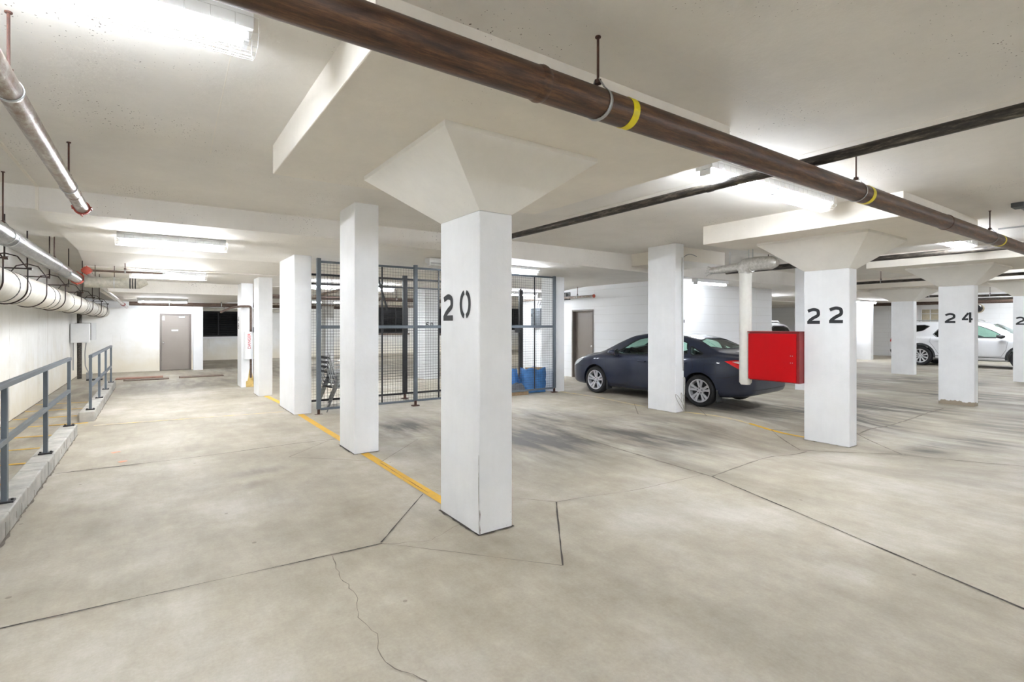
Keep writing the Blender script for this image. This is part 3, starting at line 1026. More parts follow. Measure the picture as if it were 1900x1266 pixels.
light(23.3, 5.2, 3.15, 2.4, 'lit fixture beyond column 24, over the white car', (1, 1), False)
light(26.0, 10.2, 2.77, 2.3, 'lit fixture at the far right beside the farthest column', (1, 1), False)
light(18.0, 11.2, 2.77, 2.4, 'lit fixture over the white vehicle behind the red box', (1, 1), False)
light(16.9, 3.0, 3.19, 2.4, 'lit fixture out to the right beyond column 24', (1, 1), False)
for (x, y, lb) in ((-1.2, -4.4, 'added fill fixture out of view, far behind the near railing'), (7.4, -3.6, 'added fill fixture behind the viewer, south of column 22'), (18.0, -3.6, 'added fill fixture out of view, south of columns 24 and 26')):
    light(x, y, 3.19, 2.44, lb, (1, 1), False)  # unseen fixtures added behind the camera to give the room more light
light(29.3, 5.2, 3.19, 2.4, 'added fixture brightening the far right wall above the white car', (1, 1), False)  # extra fixture added to brighten the far right wall
light(15.5, 17.5, 2.68, 2.4, 'lit fixture in the far bay behind the block wall', (1, 1), False)
light(11.5, 22.5, 2.68, 2.4, 'lit fixture before the dark far windows', (1, 1), False)

# ------------------------------------------------------------------ pipes
def ring(mb, c, axis, R, r=.006, n=24, wd=None):
    ax = Vector(axis).normalized(); s = ax.orthogonal().normalized(); u = ax.cross(s)
    if wd:
        mb.lathe([(R, -wd / 2), (R + r, -wd / 2), (R + r, wd / 2), (R, wd / 2)], c, axis, n)
    else:
        mb.tube([Vector(c) + (s * math.cos(2 * PI * k / n) + u * math.sin(2 * PI * k / n)) * R for k in range(n)], r, 6, closed=True)

def coupling(name, c, axis, R, parent, mt='orange', wd=.06):
    ax = Vector(axis).normalized(); s = ax.orthogonal().normalized(); u = ax.cross(s)
    m = MB()
    m.lathe([(0, -wd / 2), (R * .9, -wd / 2), (R * 1.25, -wd * .4), (R * 1.25, wd * .4), (R * .9, wd / 2), (0, wd / 2)], c, axis, 20)
    for k in range(4):
        a = PI / 4 + k * PI / 2
        p = Vector(c) + (s * math.cos(a) + u * math.sin(a)) * R * 1.32
        m.tube([p - ax * wd * .8, p + ax * wd * .8], R * .14, 6)
        q = Vector(c) + (s * math.cos(a) + u * math.sin(a)) * R * 1.15
        m.bar(q, q + (p - q) * 1.6, R * .35, wd * .6)
    return m.build(name, mt, parent, smooth=True)

def hanger(parent, p, axis, R, zc, mt='rod', strap='galv'):
    """threaded rod from the ceiling, nut and strap round the pipe at p"""
    p = Vector(p)
    m = MB()
    m.tube([(p.x, p.y, p.z + R + .02), (p.x, p.y, zc)], .007, 8)
    m.lathe([(0, 0), (.02, 0), (.02, .022), (0, .022)], (p.x, p.y, p.z + R + .025), (0, 0, 1), 6)
    m.lathe([(0, 0), (.016, 0), (.016, .008), (0, .008)], (p.x, p.y, zc - .008), (0, 0, 1), 8)
    h = m.build('hanger_rod', mt, parent)
    m = MB()
    ax = Vector(axis).normalized()
    s = ax.cross(Vector((0, 0, 1))).normalized()
    pts = [p + Vector((0, 0, R + .05)) + s * .012]
    for k in range(21):
        a = math.radians(60 - 300 * k / 20)
        pts.append(p + (s * math.cos(a) + Vector((0, 0, 1)) * math.sin(a)) * (R + .006))
    pts.append(p + Vector((0, 0, R + .05)) - s * .012)
    for q in pts:
        pass
    vs = []
    for q in pts:
        vs += [q - ax * .013, q + ax * .013]
    m.add(vs, [(2 * i, 2 * i + 1, 2 * i + 3, 2 * i + 2) for i in range(len(pts) - 1)])
    o = m.build('hanger_strap', strap, parent, smooth='all')
    sd = o.modifiers.new('solid', 'SOLIDIFY'); sd.thickness = .004
    return h

# big rusty pipe under the ceiling
PY, PZ, PR = 2.02, 2.823, .083
big = thing('rusty_pipe', 'thick rusty brown pipe with yellow tape running diagonally across the ceiling', 'pipe', (2.0, PY, PZ))
m = MB(); m.tube([(-1.98, PY, PZ), (8, PY, PZ), (20, PY, PZ), (32.2, PY, PZ)], PR, 28)
m.build('pipe_body', 'rust_pipe', big, smooth=True)
for x in (1.573, 7.6, 13.6):
    m = MB(); m.lathe([(PR, -.03), (PR + .006, -.012), (PR + .008, 0), (PR + .006, .012), (PR, .03)], (x, PY, PZ), (1, 0, 0), 28)
    m.build('weld_bead', 'rust_pipe', big, smooth='all')
for x in (-1.1, 1.98, 5.2, 9.42, 13.9, 18.4):
    hanger(big, (x, PY, PZ), (1, .25, 0), PR, CE)
for x, wd in ((2.2, .05), (5.39, .06), (9.85, .06), (14.3, .05)):
    m = MB(); ring(m, (x, PY, PZ), (1, 0, 0), PR - .002, .004, 28, wd)
    m.build('yellow_tape', 'yellow_tape', big, smooth=True, label='yellow tape band')
# thin black pipe crossing over it
bp = thing('black_pipe', 'thin black pipe crossing over the thick rusty pipe and under the light', 'pipe', (4.45, 2, 2.965))
m = MB(); m.tube([(4.45, -5.5, 2.965), (4.45, 1.2, 2.965), (4.45, 7.66, 2.965)], .043, 18)
m.build('pipe_body', 'black_pipe', bp, smooth=True)
for y in (-1.2, 6.9):
    hanger(bp, (4.45, y, 2.965), (0, 1, 0), .043, 3.15)
m = MB(); ring(m, (4.45, 3.0, 2.965), (0, 1, 0), .042, .006, 18, .06)
m.build('pipe_joint', 'black_pipe', bp, smooth=True)
def run(name, label, pts, r, mt, ztop=None, hang=(), axis=(0, 1, 0), grp=None, ends=(), end_mt='orange'):
    t = thing(name, label, 'pipe', pts[0], 0, grp)
    m = MB(); m.tube(round_path(pts, r * 3) if len(pts) > 2 else pts, r, 16)
    m.build('pipe_body', mt, t, smooth=True)
    for (p, zc) in hang:
        hanger(t, p, axis, r, zc)
    for (p, ax) in ends:
        coupling('pipe_coupling', p, ax, r, t, end_mt, max(.04, r * 1.1))
    return t
run('black_pipe', 'pipe with flaking paint passing under the fixture beyond column 22', [(12.05, 1.0, 2.965), (12.05, 7.66, 2.965)], .05, 'black_pipe', hang=[((12.05, 5.6, 2.965), CE)])
run('black_pipe', 'thin black pipe seen right of column 22, hung under the ceiling', [(16.8, 2.2, 2.83), (16.8, 7.6, 2.83)], .038, 'black_pipe', hang=[((16.8, 5.9, 2.83), 3.15)])
run('black_pipe', 'short black pipe behind the silver elbow, left of column 22', [(10.3, 4.4, 2.8), (10.3, 5.95, 2.8)], .035, 'black_pipe', hang=[((10.3, 5.6, 2.8), CE)])
run('brown_pipe', 'upper dark pipe before the far right wall', [(28.0, 4.5, 2.82), (28.0, 7.6, 2.82)], .05, 'black_pipe', hang=[((28, 6, 2.82), 3.15)])
run('brown_pipe', 'dark pipe with an orange end cap, below another at the far right', [(27.2, 3.0, 2.66), (27.2, 6.3, 2.66)], .045, 'black_pipe', hang=[((27.2, 5, 2.66), CE)], ends=[((27.2, 6.3, 2.66), (0, 1, 0))])
run('brown_pipe', 'thick brown pipe along the far right wall above the white car', [(31.6, 5.5, 2.70), (31.6, 14, 2.70)], .085, 'brown_pipe', hang=[((31.6, 9.6, 2.7), 2.885)])
run('brown_pipe', 'dark pipe with end cap over the roof of the white car', [(24.5, 6.0, 2.72), (24.5, 7.55, 2.72)], .045, 'black_pipe', hang=[((24.5, 7, 2.72), 3.15)], ends=[((24.5, 7.55, 2.72), (0, 1, 0))])
run('brown_pipe', 'short capped pipe over the dark rear window behind the red box', [(17.3, 10.4, 2.46), (18.6, 10.4, 2.46)], .035, 'brown_pipe', hang=[((18.0, 10.4, 2.46), 2.885)], axis=(1, 0, 0), ends=[((18.6, 10.4, 2.46), (1, 0, 0))])
run('brown_pipe', 'twin dark pipe in the gap past the end of the block wall', [(18.0, 13.5, 2.30), (22.5, 13.5, 2.30)], .05, 'brown_pipe', hang=[((21, 13.5, 2.3), 2.70)], axis=(1, 0, 0))
run('sprinkler_pipe', 'short silver pipe with an orange cap above the taupe door in the block wall', [(10.42, 10.8, 2.455), (10.42, 14.4, 2.455)], .035, 'silver_rust', hang=[((10.42, 11.5, 2.455), 2.86)], ends=[((10.42, 10.8, 2.455), (0, 1, 0))])

# left-hand bay pipes
p3 = run('sprinkler_pipe', 'rust-spotted silver pipe with a red clamp at its end, upper left ceiling', [(-.6, 2.35, 3.19), (-.6, 2.35, 2.80), (-.6, 6.72, 2.80)], .056, 'silver_rust',
         hang=[((-.6, 5.75, 2.80), CE - .01), ((-.6, 3.55, 2.8), CE)], ends=[((-.6, 6.72, 2.80), (0, 1, 0))])
m = MB(); ring(m, (-.6, 6.05, 2.80), (0, 1, 0), .055, .005, 18, .03); m.build('pipe_joint', 'silver_rust', p3, smooth=True)
p4 = run('foil_pipe', 'shiny silver insulated pipe with a red end, above the cream pipe', [(-1.24, -6.2, 2.52), (-1.24, 13.1, 2.53)], .092, 'foil',
         hang=[((-1.24, 7.1, 2.52), 2.90 + .25), ((-1.24, 10.3, 2.52), 3.16)], ends=[((-1.24, 13.1, 2.53), (0, 1, 0))])
for y in (7.3, 11.4):
    m = MB(); ring(m, (-1.24, y, 2.52), (0, 1, 0), .091, .005, 22, .04); m.build('jacket_band', 'galv', p4, smooth=True)
p5 = thing('insulated_pipe', 'thick cream insulated pipe hung in black straps along the left wall', 'pipe', (-1.42, 8, 2.06))
m = MB(); m.tube([(-1.42, -6.2, 2.06)] + [(-1.42, y, 2.06) for y in range(0, 21, 2)] + [(-1.42, 21.85, 2.06)], .19, 28)
m.build('pipe_body', 'jacket', p5, smooth=True)
def yoke(y):
    m = MB()
    c = Vector((-1.42, y, 2.06)); R = .198
    pts = []
    for k in range(25):
        a = math.radians(0 - 180 * k / 24)
        pts.append(c + Vector((R * math.cos(a), 0, R * math.sin(a))))
    up = [c + Vector((-R, 0, .22)), c + Vector((-R * .55, 0, .36)), c + Vector((0, 0, .39)), c + Vector((R * .55, 0, .36)), c + Vector((R, 0, .22))]
    loop = pts + up
    m.tube(loop, .008, 6, closed=True)
    m.tube([c + Vector((-R - .03, 0, .22)), c + Vector((R + .03, 0, .22))], .009, 6)
    for s in (-1, 1):
        m.lathe([(0, -.018), (.017, -.018), (.017, .018), (0, .018)], c + Vector((s * (R + .02), 0, .22)), (1, 0, 0), 6)
    m.tube([c + Vector((0, 0, .32)), (c.x, y, 2.9 if y < 9.9 else 3.16)], .009, 6)
    m.build('hanger_yoke', 'yoke', p5)
for y in (3.2, 5.2, 7.0, 8.2, 9.5, 11.3, 13.6, 16.0, 18.4, 20.6):
    yoke(y)
for y in (4.2, 7.85, 8.45, 10.35, 10.8, 12.6, 15.0, 15.4, 17.6, 19.4, 21.2):
    m = MB(); ring(m, (-1.42, y, 2.06), (0, 1, 0), .189, .006, 28, .03); m.build('black_band', 'plastic_black', p5, smooth=True)
p6 = run('sprinkler_pipe', 'thin silver pipe falling away from the orange valve along the left aisle', [(-1.0, 12.0, 2.58), (-.96, 14.8, 2.47), (-.76, 21.4, 2.21)], .043, 'silver_rust',
         hang=[((-.965, 14.0, 2.505), 2.72)])
coupling('valve_body', (-1.0, 11.95, 2.60), (0, 1, 0), .055, p6, 'orange', .09)
for y, x, z in ((13.9, -.974, 2.52), (20.0, -.80, 2.26)):
    coupling('pipe_coupling', (x, y, z), (0, 1, 0), .046, p6, 'dark_red', .05)
run('brown_pipe', 'thin brown pipe running right from the orange valve', [(-.93, 12.02, 2.61), (.15, 12.02, 2.61)], .020, 'brown_pipe', hang=[((-.45, 12.02, 2.61), 2.77)], axis=(1, 0, 0), ends=[((.15, 12.02, 2.61), (1, 0, 0))], end_mt='galv')
dk = thing('taped_pipe', 'short tape-wrapped fat grey pipe below the thin brown one', 'pipe', (-.5, 12.2, 2.44))
m = MB(); m.tube([(-1.05, 12.2, 2.41), (-.24, 12.2, 2.41), (-.12, 12.2, 2.46)], [.10, .10, .06], 18)
m.build('pipe_body', simple('taped_canvas_wrap', rgb(172, 168, 156), .6, .1, .25, 14, .4), dk, smooth=True)
for x in (-.62, -.38, -.34, -.30):
    m = MB(); ring(m, (x, 12.2, 2.41), (1, 0, 0), .099, .004, 18, .02); m.build('tape_band', 'galv' if x < -.5 else 'dark_metal', dk, smooth=True)
m = MB()
for x in (-.9, -.62): m.tube([(x, 12.2, 2.52), (x, 12.2, 2.73)], .006, 6)
m.build('hanger_rod', 'rod', dk)
run('brown_pipe', 'long dark pipe across the far aisle above the taupe door', [(-.66, 20.3, 2.30), (7.5, 20.3, 2.30)], .065, 'brown_pipe', hang=[((.4, 20.3, 2.30), 2.41), ((1.9, 20.3, 2.3), 2.41)], axis=(1, 0, 0))
run('white_pipe', 'pale pipe across the top of the dark far window', [(1.45, 26.6, 2.30), (6.0, 26.6, 2.30)], .07, 'jacket', hang=[((2.6, 26.6, 2.3), 2.68)], axis=(1, 0, 0))
for k, (y, z, mt) in enumerate(((15.2, 2.42, 'brown_pipe'), (16.6, 2.44, 'brown_pipe'), (18.2, 2.30, 'silver_rust'))):
    run('brown_pipe', ('upper dark pipe seen through the mesh fence', 'second dark pipe seen through the mesh fence', 'silver lower pipe seen through the mesh fence')[k],
        [(2.4, y, z), (10.4, y, z)], .035, mt, hang=[((6.2, y, z), 2.70 if y < 15.5 else 2.68)], axis=(1, 0, 0))
run('dark_pipe', 'slanting silver pipe with dark end behind the fence above the chairs', [(3.0, 12.6, 2.26), (3.75, 11.9, 2.50)], .035, 'silver_rust', ends=[((3.75, 11.9, 2.50), (1, -1, .3))], end_mt='dark_metal', hang=[((3.4, 12.22, 2.395), 2.75)])

# wrapped pipe beside the red box
wp = thing('wrapped_pipe', 'white vertical wrapped pipe with a silver elbow, left of the red box', 'pipe', (8.3, 4.91, .62))
m = MB(); m.tube([(8.3, 4.91, .60), (8.3, 4.91, .64), (8.3, 4.91, 1.6), (8.3, 4.91, 2.56)], [.075, .10, .098, .10], 22)
m.build('white_jacket', simple('chipped_white_jacket', rgb(224, 222, 214), .6, 0, .06, 5, .4), wp, smooth=True)
m = MB(); m.tube([(8.3, 5.58, 2.60), (8.3, 5.4, 2.60), (8.3, 5.05, 2.62), (8.3, 4.9, 2.64)], [.055, .068, .072, .10], 20)
m.build('silver_branch', 'foil_light', wp, smooth=True)
m = MB(); m.tube(arc_pts((8.3, 4.80, 2.50), .12, PI, PI / 2, (0, -1, 0), (0, 0, 1), 6)[:], .11, 20)
m.tube([(8.3, 5.0, 2.56), (8.3, 4.9, 2.64), (8.3, 4.72, 2.65), (8.3, 4.45, 2.64), (8.3, 4.36, 2.63)], [.10, .118, .115, .108, .06], 22)
m.build('silver_elbow', 'foil_light', wp, smooth=True)
m = MB()
for k in range(12):
    a = k * .52
    m.tube([(8.3 + .05 * math.cos(a), 5.57, 2.60 + .05 * math.sin(a)), (8.3 + .075 * math.cos(a), 5.62 + random.uniform(0, .05), 2.60 + .085 * math.sin(a))], .008, 5)
m.build('frayed_end', 'foil_light', wp)
m = MB()
for y in (5.2, 4.85, 4.78):
    m.tube([(8.3, y, 2.66), (8.3, y, 2.905)], .008, 6)
m.build('hanger_rod', 'galv', wp)
# red fire hose box
rb = thing('fire_cabinet', 'bright red metal box mounted behind column 22', 'cabinet', (8.33, 4.39, .70))
m = MB(); m.box(8.215, 8.47, 3.975, 4.79, .70, 1.50)
m.build('cabinet_body', 'dark_red', rb, bevel=.006)
m = MB(); m.box(8.195, 8.213, 4.015, 4.80, .715, 1.475)
dr = m.build('cabinet_door', 'red_paint', rb, bevel=.004)
m = MB()
for z in (1.13, 1.02):
    for y in (4.10, 4.07):
        m.lathe([(0, -.004), (.006, -.004), (.006, 0)], (8.194, y, z), (1, 0, 0), 8)
m.build('rivet', 'galv', dr)
m = MB(); m.box(8.20, 8.50, 3.965, 4.82, 1.497, 1.515)
m.build('cabinet_lid', 'dark_red', rb, bevel=.003)

# rough dark filler along the feet of columns, curbs and walls
def foot(x0, x1, y0, y1, mt='joint', wd=.03):
    ribbon('foot_joint', [(x0 - .008, y1 + .01), (x0 - .008, y0 - .008), (x1 + .01, y0 - .008)], wd, mt, .005, .006, .04)
foot(2.05, 2.36, 3.38, 4.03); foot(2.05, 2.36, 6.37, 7.0); foot(2.06, 2.36, 9.8, 11.1, 'joint_light'); foot(8.35, 8.6, 3.33, 3.97, 'joint_light', .02); foot(8.03, 8.28, 6.14, 6.8, 'joint_light', .02)
foot(1.93, 2.22, 12.78, 13.45, 'joint_light', .02)
ribbon('foot_joint', [(-.925, 1.6), (-.925, 9.85)], .025, 'joint_light', .005, .008, .05)
ribbon('foot_joint', [(-.825, 11.1), (-.825, 16.9)], .02, 'joint_light', .005, .006, .06)
ribbon('foot_joint', [(-1.99, 5.0), (-1.99, 21.8)], .03, 'joint_light', .005, .006, .08)
ribbon('foot_joint', [(-1.9, 21.88), (.12, 21.88)], .03, 'joint_light', .005, .006, .08)
rnd = random.Random(9)
for cu, x, y0, y1 in ((bpy.data.objects['curb'], -.927, 1.8, 9.8), (bpy.data.objects['curb.001'], -.827, 11.2, 16.8)):
    m = MB(); y = y0
    while y < y1:
        h = rnd.uniform(.05, .13); z0 = rnd.uniform(.0, .15 - h)
        m.box(x, x + .002, y, y + rnd.uniform(.003, .008), z0, z0 + h)
        y += rnd.uniform(.15, .6)
    m.build('form_line', 'curb_mark', cu)

# small bits on columns and ceiling
bz = thing('alarm_horn', 'small dark round alarm horn on the right of column 24', 'alarm', (14.95, 3.44, 1.99))
m = MB(); m.lathe([(0, 0), (.085, 0), (.085, .16), (.07, .17), (0, .17)], (14.95, 3.44, 1.99), (1, 0, 0), 20)
m.build('horn_body', 'dark_metal', bz, smooth=True)
m = MB(); m.lathe([(.085, .15), (.105, .16), (.105, .20), (.085, .21), (0, .21)], (14.95, 3.44, 1.99), (1, 0, 0), 20)
m.build('horn_rim', 'beige', bz, smooth=True)
jb = thing('junction_box', 'small grey junction box with conduit on the ceiling at the right edge', 'junction box', (9.9, 2.05, 3.19))
m = MB(); m.box(9.05, 9.25, 1.62, 1.74, 3.13, 3.188); m.build('box_body', 'elec', jb, bevel=.004)
m = MB(); m.tube(round_path([(9.25, 1.66, 3.165), (9.6, 1.66, 3.165), (10.0, 1.2, 3.17), (10.2, -.5, 3.17)], .2), .010, 8)
m.tube(round_path([(9.25, 1.70, 3.165), (10.6, 1.75, 3.165), (12.0, 2.1, 3.17)], .2), .010, 8)
m.build('conduit', 'conduit', jb, smooth=True)
run('conduit', 'grey conduit running across the ceiling past the rusty pipe at the right', [(11.2, 2.3, 3.17), (11.2, 1.5, 3.17), (16.0, 1.5, 3.17)], .013, 'conduit')
m = MB()
for (x, y) in ((5.9, 1.0), (6.05, .72)):
    m.tube([(x, y, 3.19), (x, y, 3.15), (x + .03, y, 3.14)], .006, 6)
tag(m.build('ceiling_hook', 'dark_metal'), 'pair of tiny dark hooks in the ceiling right of the black pipe', 'hook')
# cables on the column by the sedan
cb = thing('loose_cable', 'off-white cable coiled at the foot of the column in front of the sedan', 'cable', (8.1, 6.1, 0))
m = MB()
m.tube(round_path([(8.21, 6.13, 2.9), (8.21, 6.13, 2.2), (8.22, 6.13, 1.2), (8.24, 6.125, .75)], .1), .008, 6)
m.tube(round_path([(8.23, 6.12, .62), (8.27, 6.12, .62), (8.285, 6.12, .58), (8.275, 6.12, .3), (8.24, 6.12, .28)], .05), .008, 6)
def loop2(wd, h):
    return [(8.255 - wd * math.sin(PI * t) * (1 - .35 * t), 6.11 - .05 * math.sin(PI * t), -.035 + h * math.sin(PI * t * .93)) for t in [i / 18 for i in range(19)]]
m.tube(loop2(.40, .36), .006, 6); m.tube(loop2(.20, .38), .006, 6)
m.tube([(8.255, 6.1, -.035), (8.265, 6.12, .3), (8.27, 6.125, .62)], .007, 6)
m.build('cable', 'white_cable', cb, smooth='all')
cd = thing('conduit', 'thin dark cable bending from the ceiling down the column by the sedan', 'cable', (8.3, 6.2, 2.6))
m = MB(); m.tube(round_path([(8.9, 6.30, 2.99), (8.6, 6.25, 3.02), (8.31, 6.22, 2.9), (8.30, 6.2, 1.7)], .2), .008, 6)
m.build('cable', 'conduit', cd, smooth='all')
m = MB(); m.box(8.285, 8.33, 6.16, 6.22, 1.66, 1.72); m.build('clip', 'dark_metal', cd)

# piping boxed on the far column
fp = thing('boxed_riser_pipe', 'brown pipe bending down into a white guard with red lettering on the far column', 'pipe', (2.05, 14.8, 0))
m = MB(); m.tube(round_path([(1.33, 14.3, 1.93), (1.60, 14.62, 2.06), (1.86, 14.78, 2.10), (2.05, 14.78, 2.10), (2.05, 14.78, 1.42)], .06), .028, 12)
m.build('pipe_body', 'brown_pipe', fp, smooth=True)
m = MB(); m.tube([(2.05, 14.78, .80), (2.05, 14.78, .25)], .028, 12)
m.build('drop_pipe', 'brown_pipe', fp, smooth=True)
m = MB(); m.tube([(1.98, 14.76, .74), (1.98, 14.76, 1.44)], .095, 16)
m.build('pipe_guard', 'white_metal', fp, smooth=True)
m = MB(); m.box(2.10, 2.18, 14.72, 14.80, 1.42, 1.56); m.build('switch_box', 'elec', fp, bevel=.003)
m = MB(); m.tube([(2.14, 14.84, 1.56), (2.14, 14.84, 2.69)], .012, 8); m.build('conduit', 'conduit', fp, smooth=True)
def word(txt, size, mt, parent, loc, rot, name='lettering', label=None):
    cu = bpy.data.curves.new(name, 'FONT'); cu.body = txt; cu.size = size; cu.extrude = .001; cu.align_x = 'CENTER'; cu.align_y = 'CENTER'
    tmp = bpy.data.objects.new(name, cu); col.objects.link(tmp)
    dg = bpy.context.evaluated_depsgraph_get()
    me = bpy.data.meshes.new_from_object(tmp.evaluated_get(dg))
    bpy.data.objects.remove(tmp)
    me.transform(Matrix.Translation(Vector(loc)) @ rot.to_4x4())
    off = Vector(parent.location)
    me.transform(Matrix.Translation(-off))
    me.materials.clear(); me.materials.append(M[mt])
    o = bpy.data.objects.new(name, me); col.objects.link(o); o.parent = parent
    if label: o['label'] = label
    return o
ROT_Y = Matrix.Rotation(PI / 2, 3, 'X')
word('DANGER', .10, 'red_paint', fp, (2.0, 14.655, 1.20), ROT_Y @ Matrix.Rotation(PI / 2, 3, 'Z'), 'lettering', 'red vertical lettering')

# boxes at the end of the left wall
eb = thing('electrical_cabinet', 'white metal cabinet on the left wall over a dark riser', 'electrical cabinet', (-1.75, 19.3, 1.1))
m = MB(); m.box(-1.98, -1.56, 19.3, 19.62, 1.10, 1.66); m.build('cabinet_body', 'white_metal', eb, bevel=.008)
m = MB(); m.box(-1.96, -1.59, 19.285, 19.302, 1.12, 1.64); m.build('cabinet_door', 'white_metal', eb, bevel=.004)
e2 = thing('electrical_cabinet', 'narrower white metal cabinet beyond the first, nearer the corner', 'electrical cabinet', (-1.7, 20.5, 1.1))
m = MB(); m.box(-1.98, -1.50, 20.4, 20.66, 1.15, 1.68); m.build('cabinet_body', 'conduit', e2, bevel=.008)
m = MB(); m.box(-1.60, -1.485, 20.38, 20.40, 1.15, 1.68); m.build('cabinet_edge', 'white_metal', e2)
run('riser_pipe', 'dark vertical pipe under the white wall cabinet', [(-1.82, 19.75, 0.02), (-1.82, 19.75, 2.6)], .058, 'black_pipe')
cn = thing('wall_conduit', 'pair of pale conduits below the white wall cabinet', 'conduit', (-1.7, 19.5, 0))
m = MB(); m.tube([(-1.93, 19.45, .3), (-1.93, 19.45, 1.1)], .014, 8); m.tube(round_path([(-1.64, 19.45, 1.1), (-1.67, 19.45, .8), (-1.66, 19.45, .4), (-1.58, 19.45, .22), (-1.58, 19.45, .08)], .1), .014, 8)
m.box(-1.64, -1.50, 19.4, 19.5, .02, .22)
m.build('conduit_run', 'conduit', cn, smooth=True)
m = MB(); m.box(-1.62, -1.25, 19.2, 19.5, .0, .035)
tag(m.build('rubber_pad', 'plastic_black', bevel=.005), 'black flat pad on the floor under the wall cabinet', 'pad')
for (x0, x1, y0, y1, mt, lb) in ((-.95, .22, 19.0, 19.45, 'brown_board', 'reddish brown board lying on the floor, left before the far door'),
                                 (-.75, .36, 18.35, 18.72, 'dark_board', 'dark brown board lying beside the reddish one on the floor'),
                                 (.60, 1.80, 18.5, 18.95, 'dark_board', 'dark brown board lying alone right of the far door')):
    m = MB()
    for k in range(3):
        w_ = (y1 - y0) / 3
        m.box(x0 + random.uniform(0, .05), x1, y0 + k * w_, y0 + (k + 1) * w_ - .01, .004, .03)
    tag(m.build('floor_board', mt, bevel=.003), lb, 'board')

# ------------------------------------------------------------------ railings
def railing(posts, x, z0, ztop, zmid, label, y_start=None):
    t = thing('steel_railing', label, 'railing', (x, posts[-1], z0), 0, None)
    ys = y_start if y_start is not None else posts[0]
    m = MB(); m.box(x - .025, x + .025, ys, posts[-1] + .03, ztop - .045, ztop); m.build('top_rail', 'grey_metal', t, bevel=.003)
    m = MB(); m.box(x - .02, x + .02, ys, posts[-1] + .02, zmid - .035, zmid + .01); m.build('middle_rail', 'grey_metal', t, bevel=.003)
    for y in posts:
        m = MB(); m.box(x - .019, x + .019, y - .03, y + .03, z0, ztop - .045)
        o = m.build('post', 'grey_metal', t, bevel=.002)
        m = MB(); m.box(x - .06, x + .06, y - .05, y + .05, z0 - .002, z0 + .012)
        for a in (-.045, .045):
            m.lathe([(0, .012), (.01, .012), (.01, .025), (0, .025)], (x + a, y, z0), (0, 0, 1), 6)
        m.build('base_plate', 'dark_metal', o)
    return t
railing([1.95, 3.9, 5.84, 7.78, 9.72], -1.01, .163, 1.15, .68, 'nearer grey steel railing on the curb at the left edge', 1.7)
railing([11.34, 13.05, 14.7, 16.4], -.90, .168, 1.10, .58, 'farther grey steel railing of four posts in the left aisle')

# ------------------------------------------------------------------ mesh fences
def mesh_panel(x0, x1, y, z0, z1, parent, name='wire_panel', step=.055, r=.0020):
    m = MB()
    n = int((x1 - x0) / step)
    for i in range(n + 1):
        x = x0 + (x1 - x0) * i / n
        m.tube([(x, y - .002, z0), (x, y - .002, z1)], r, 4, caps=False)
    n = int((z1 - z0) / step)
    for i in range(n + 1):
        z = z0 + (z1 - z0) * i / n
        m.tube([(x0, y + .002, z), (x1, y + .002, z)], r, 4, caps=False)
    return m.build(name, 'wire', parent)
FY = 9.62
fn = thing('mesh_fence', 'tall grey steel mesh fence with two bays of wire behind columns', 'fence', (5.3, FY, 0))
for x, w_ in ((2.44, .07), (4.33, .07), (7.96, .06)):
    m = MB(); m.box(x - w_ / 2, x + w_ / 2, FY - .035, FY + .035, .09, 2.80 if x > 5 else 2.83)
    o = m.build('fence_post', 'grey_metal', fn, bevel=.005)
    m = MB(); m.box(x - .02, x + .02, FY - .02, FY + .02, .0, .10); m.box(x - .07, x + .07, FY - .05, FY + .05, -.035, .0)
    m.build('post_foot', 'rod', o)
secs = [(2.475, 3.63), (3.63, 4.295), (4.365, 4.85), (4.85, 6.2), (6.2, 7.36), (7.36, 7.93)]
for a, b in ((2.475, 4.295), (4.365, 7.93)):
    for z0, z1 in ((2.745, 2.785), (1.55, 1.61), (.07, .11)):
        m = MB(); m.box(a, b, FY - .022, FY + .022, z0, z1); m.build('fence_rail', 'grey_metal', fn, bevel=.003)
for a, b in secs:
    mesh_panel(a, b, FY, .10, 1.56, fn)
    mesh_panel(a, b, FY, 1.60, 2.77, fn)
for x in (3.63, 4.85, 6.2, 7.36):
    m = MB(); m.box(x - .012, x + .012, FY - .012, FY + .012, .11, 2.76); m.build('stile', 'dark_metal', fn)
m = MB(); m.box(6.80, 6.98, FY - .04, FY + .02, 1.44, 1.54); m.lathe([(0, -.02), (.02, -.02), (.02, 0)], (6.93, FY - .04, 1.49), (0, 1, 0), 10)
m.build('fence_lock', 'plastic_black', fn)
bf = thing('mesh_fence', 'second darker mesh fence standing behind the front one, with round-footed posts', 'fence', (5, 10.6, 0))
BY = 10.6
for x in (4.52, 7.15):
    m = MB(); m.box(x - .05, x + .05, BY - .03, BY + .03, .10, 2.70)
    o = m.build('fence_post', 'dark_metal', bf, bevel=.004)
    m = MB(); m.box(x - .02, x + .02, BY - .02, BY + .02, 0, .1); m.lathe([(0, 0), (.08, 0), (.08, .012), (0, .012)], (x, BY, 0), (0, 0, 1), 12)
    m.build('post_foot', 'rod', o)
for z0, z1 in ((2.60, 2.64), (2.42, 2.45), (.09, .13)):
    m = MB(); m.box(2.40, 7.2, BY - .015, BY + .015, z0, z1); m.build('fence_rail', 'dark_metal', bf)
mesh_panel(2.42, 4.46, BY, .12, 2.60, bf, r=.0018)
mesh_panel(4.58, 7.10, BY, .12, 2.60, bf, r=.0018)
m = MB(); m.bar((3.90, BY - .05, 2.60), (4.10, BY - .05, 1.93), .05, .03); m.build('diagonal_brace', 'plastic_black', bf)
dp = thing('steel_post', 'dark steel post standing behind the right part of the fence', 'post', (9.03, 12.49, 0))
m = MB(); m.box(8.97, 9.09, 12.45, 12.53, .06, 2.66); m.build('post_body', 'dark_metal', dp, bevel=.004)
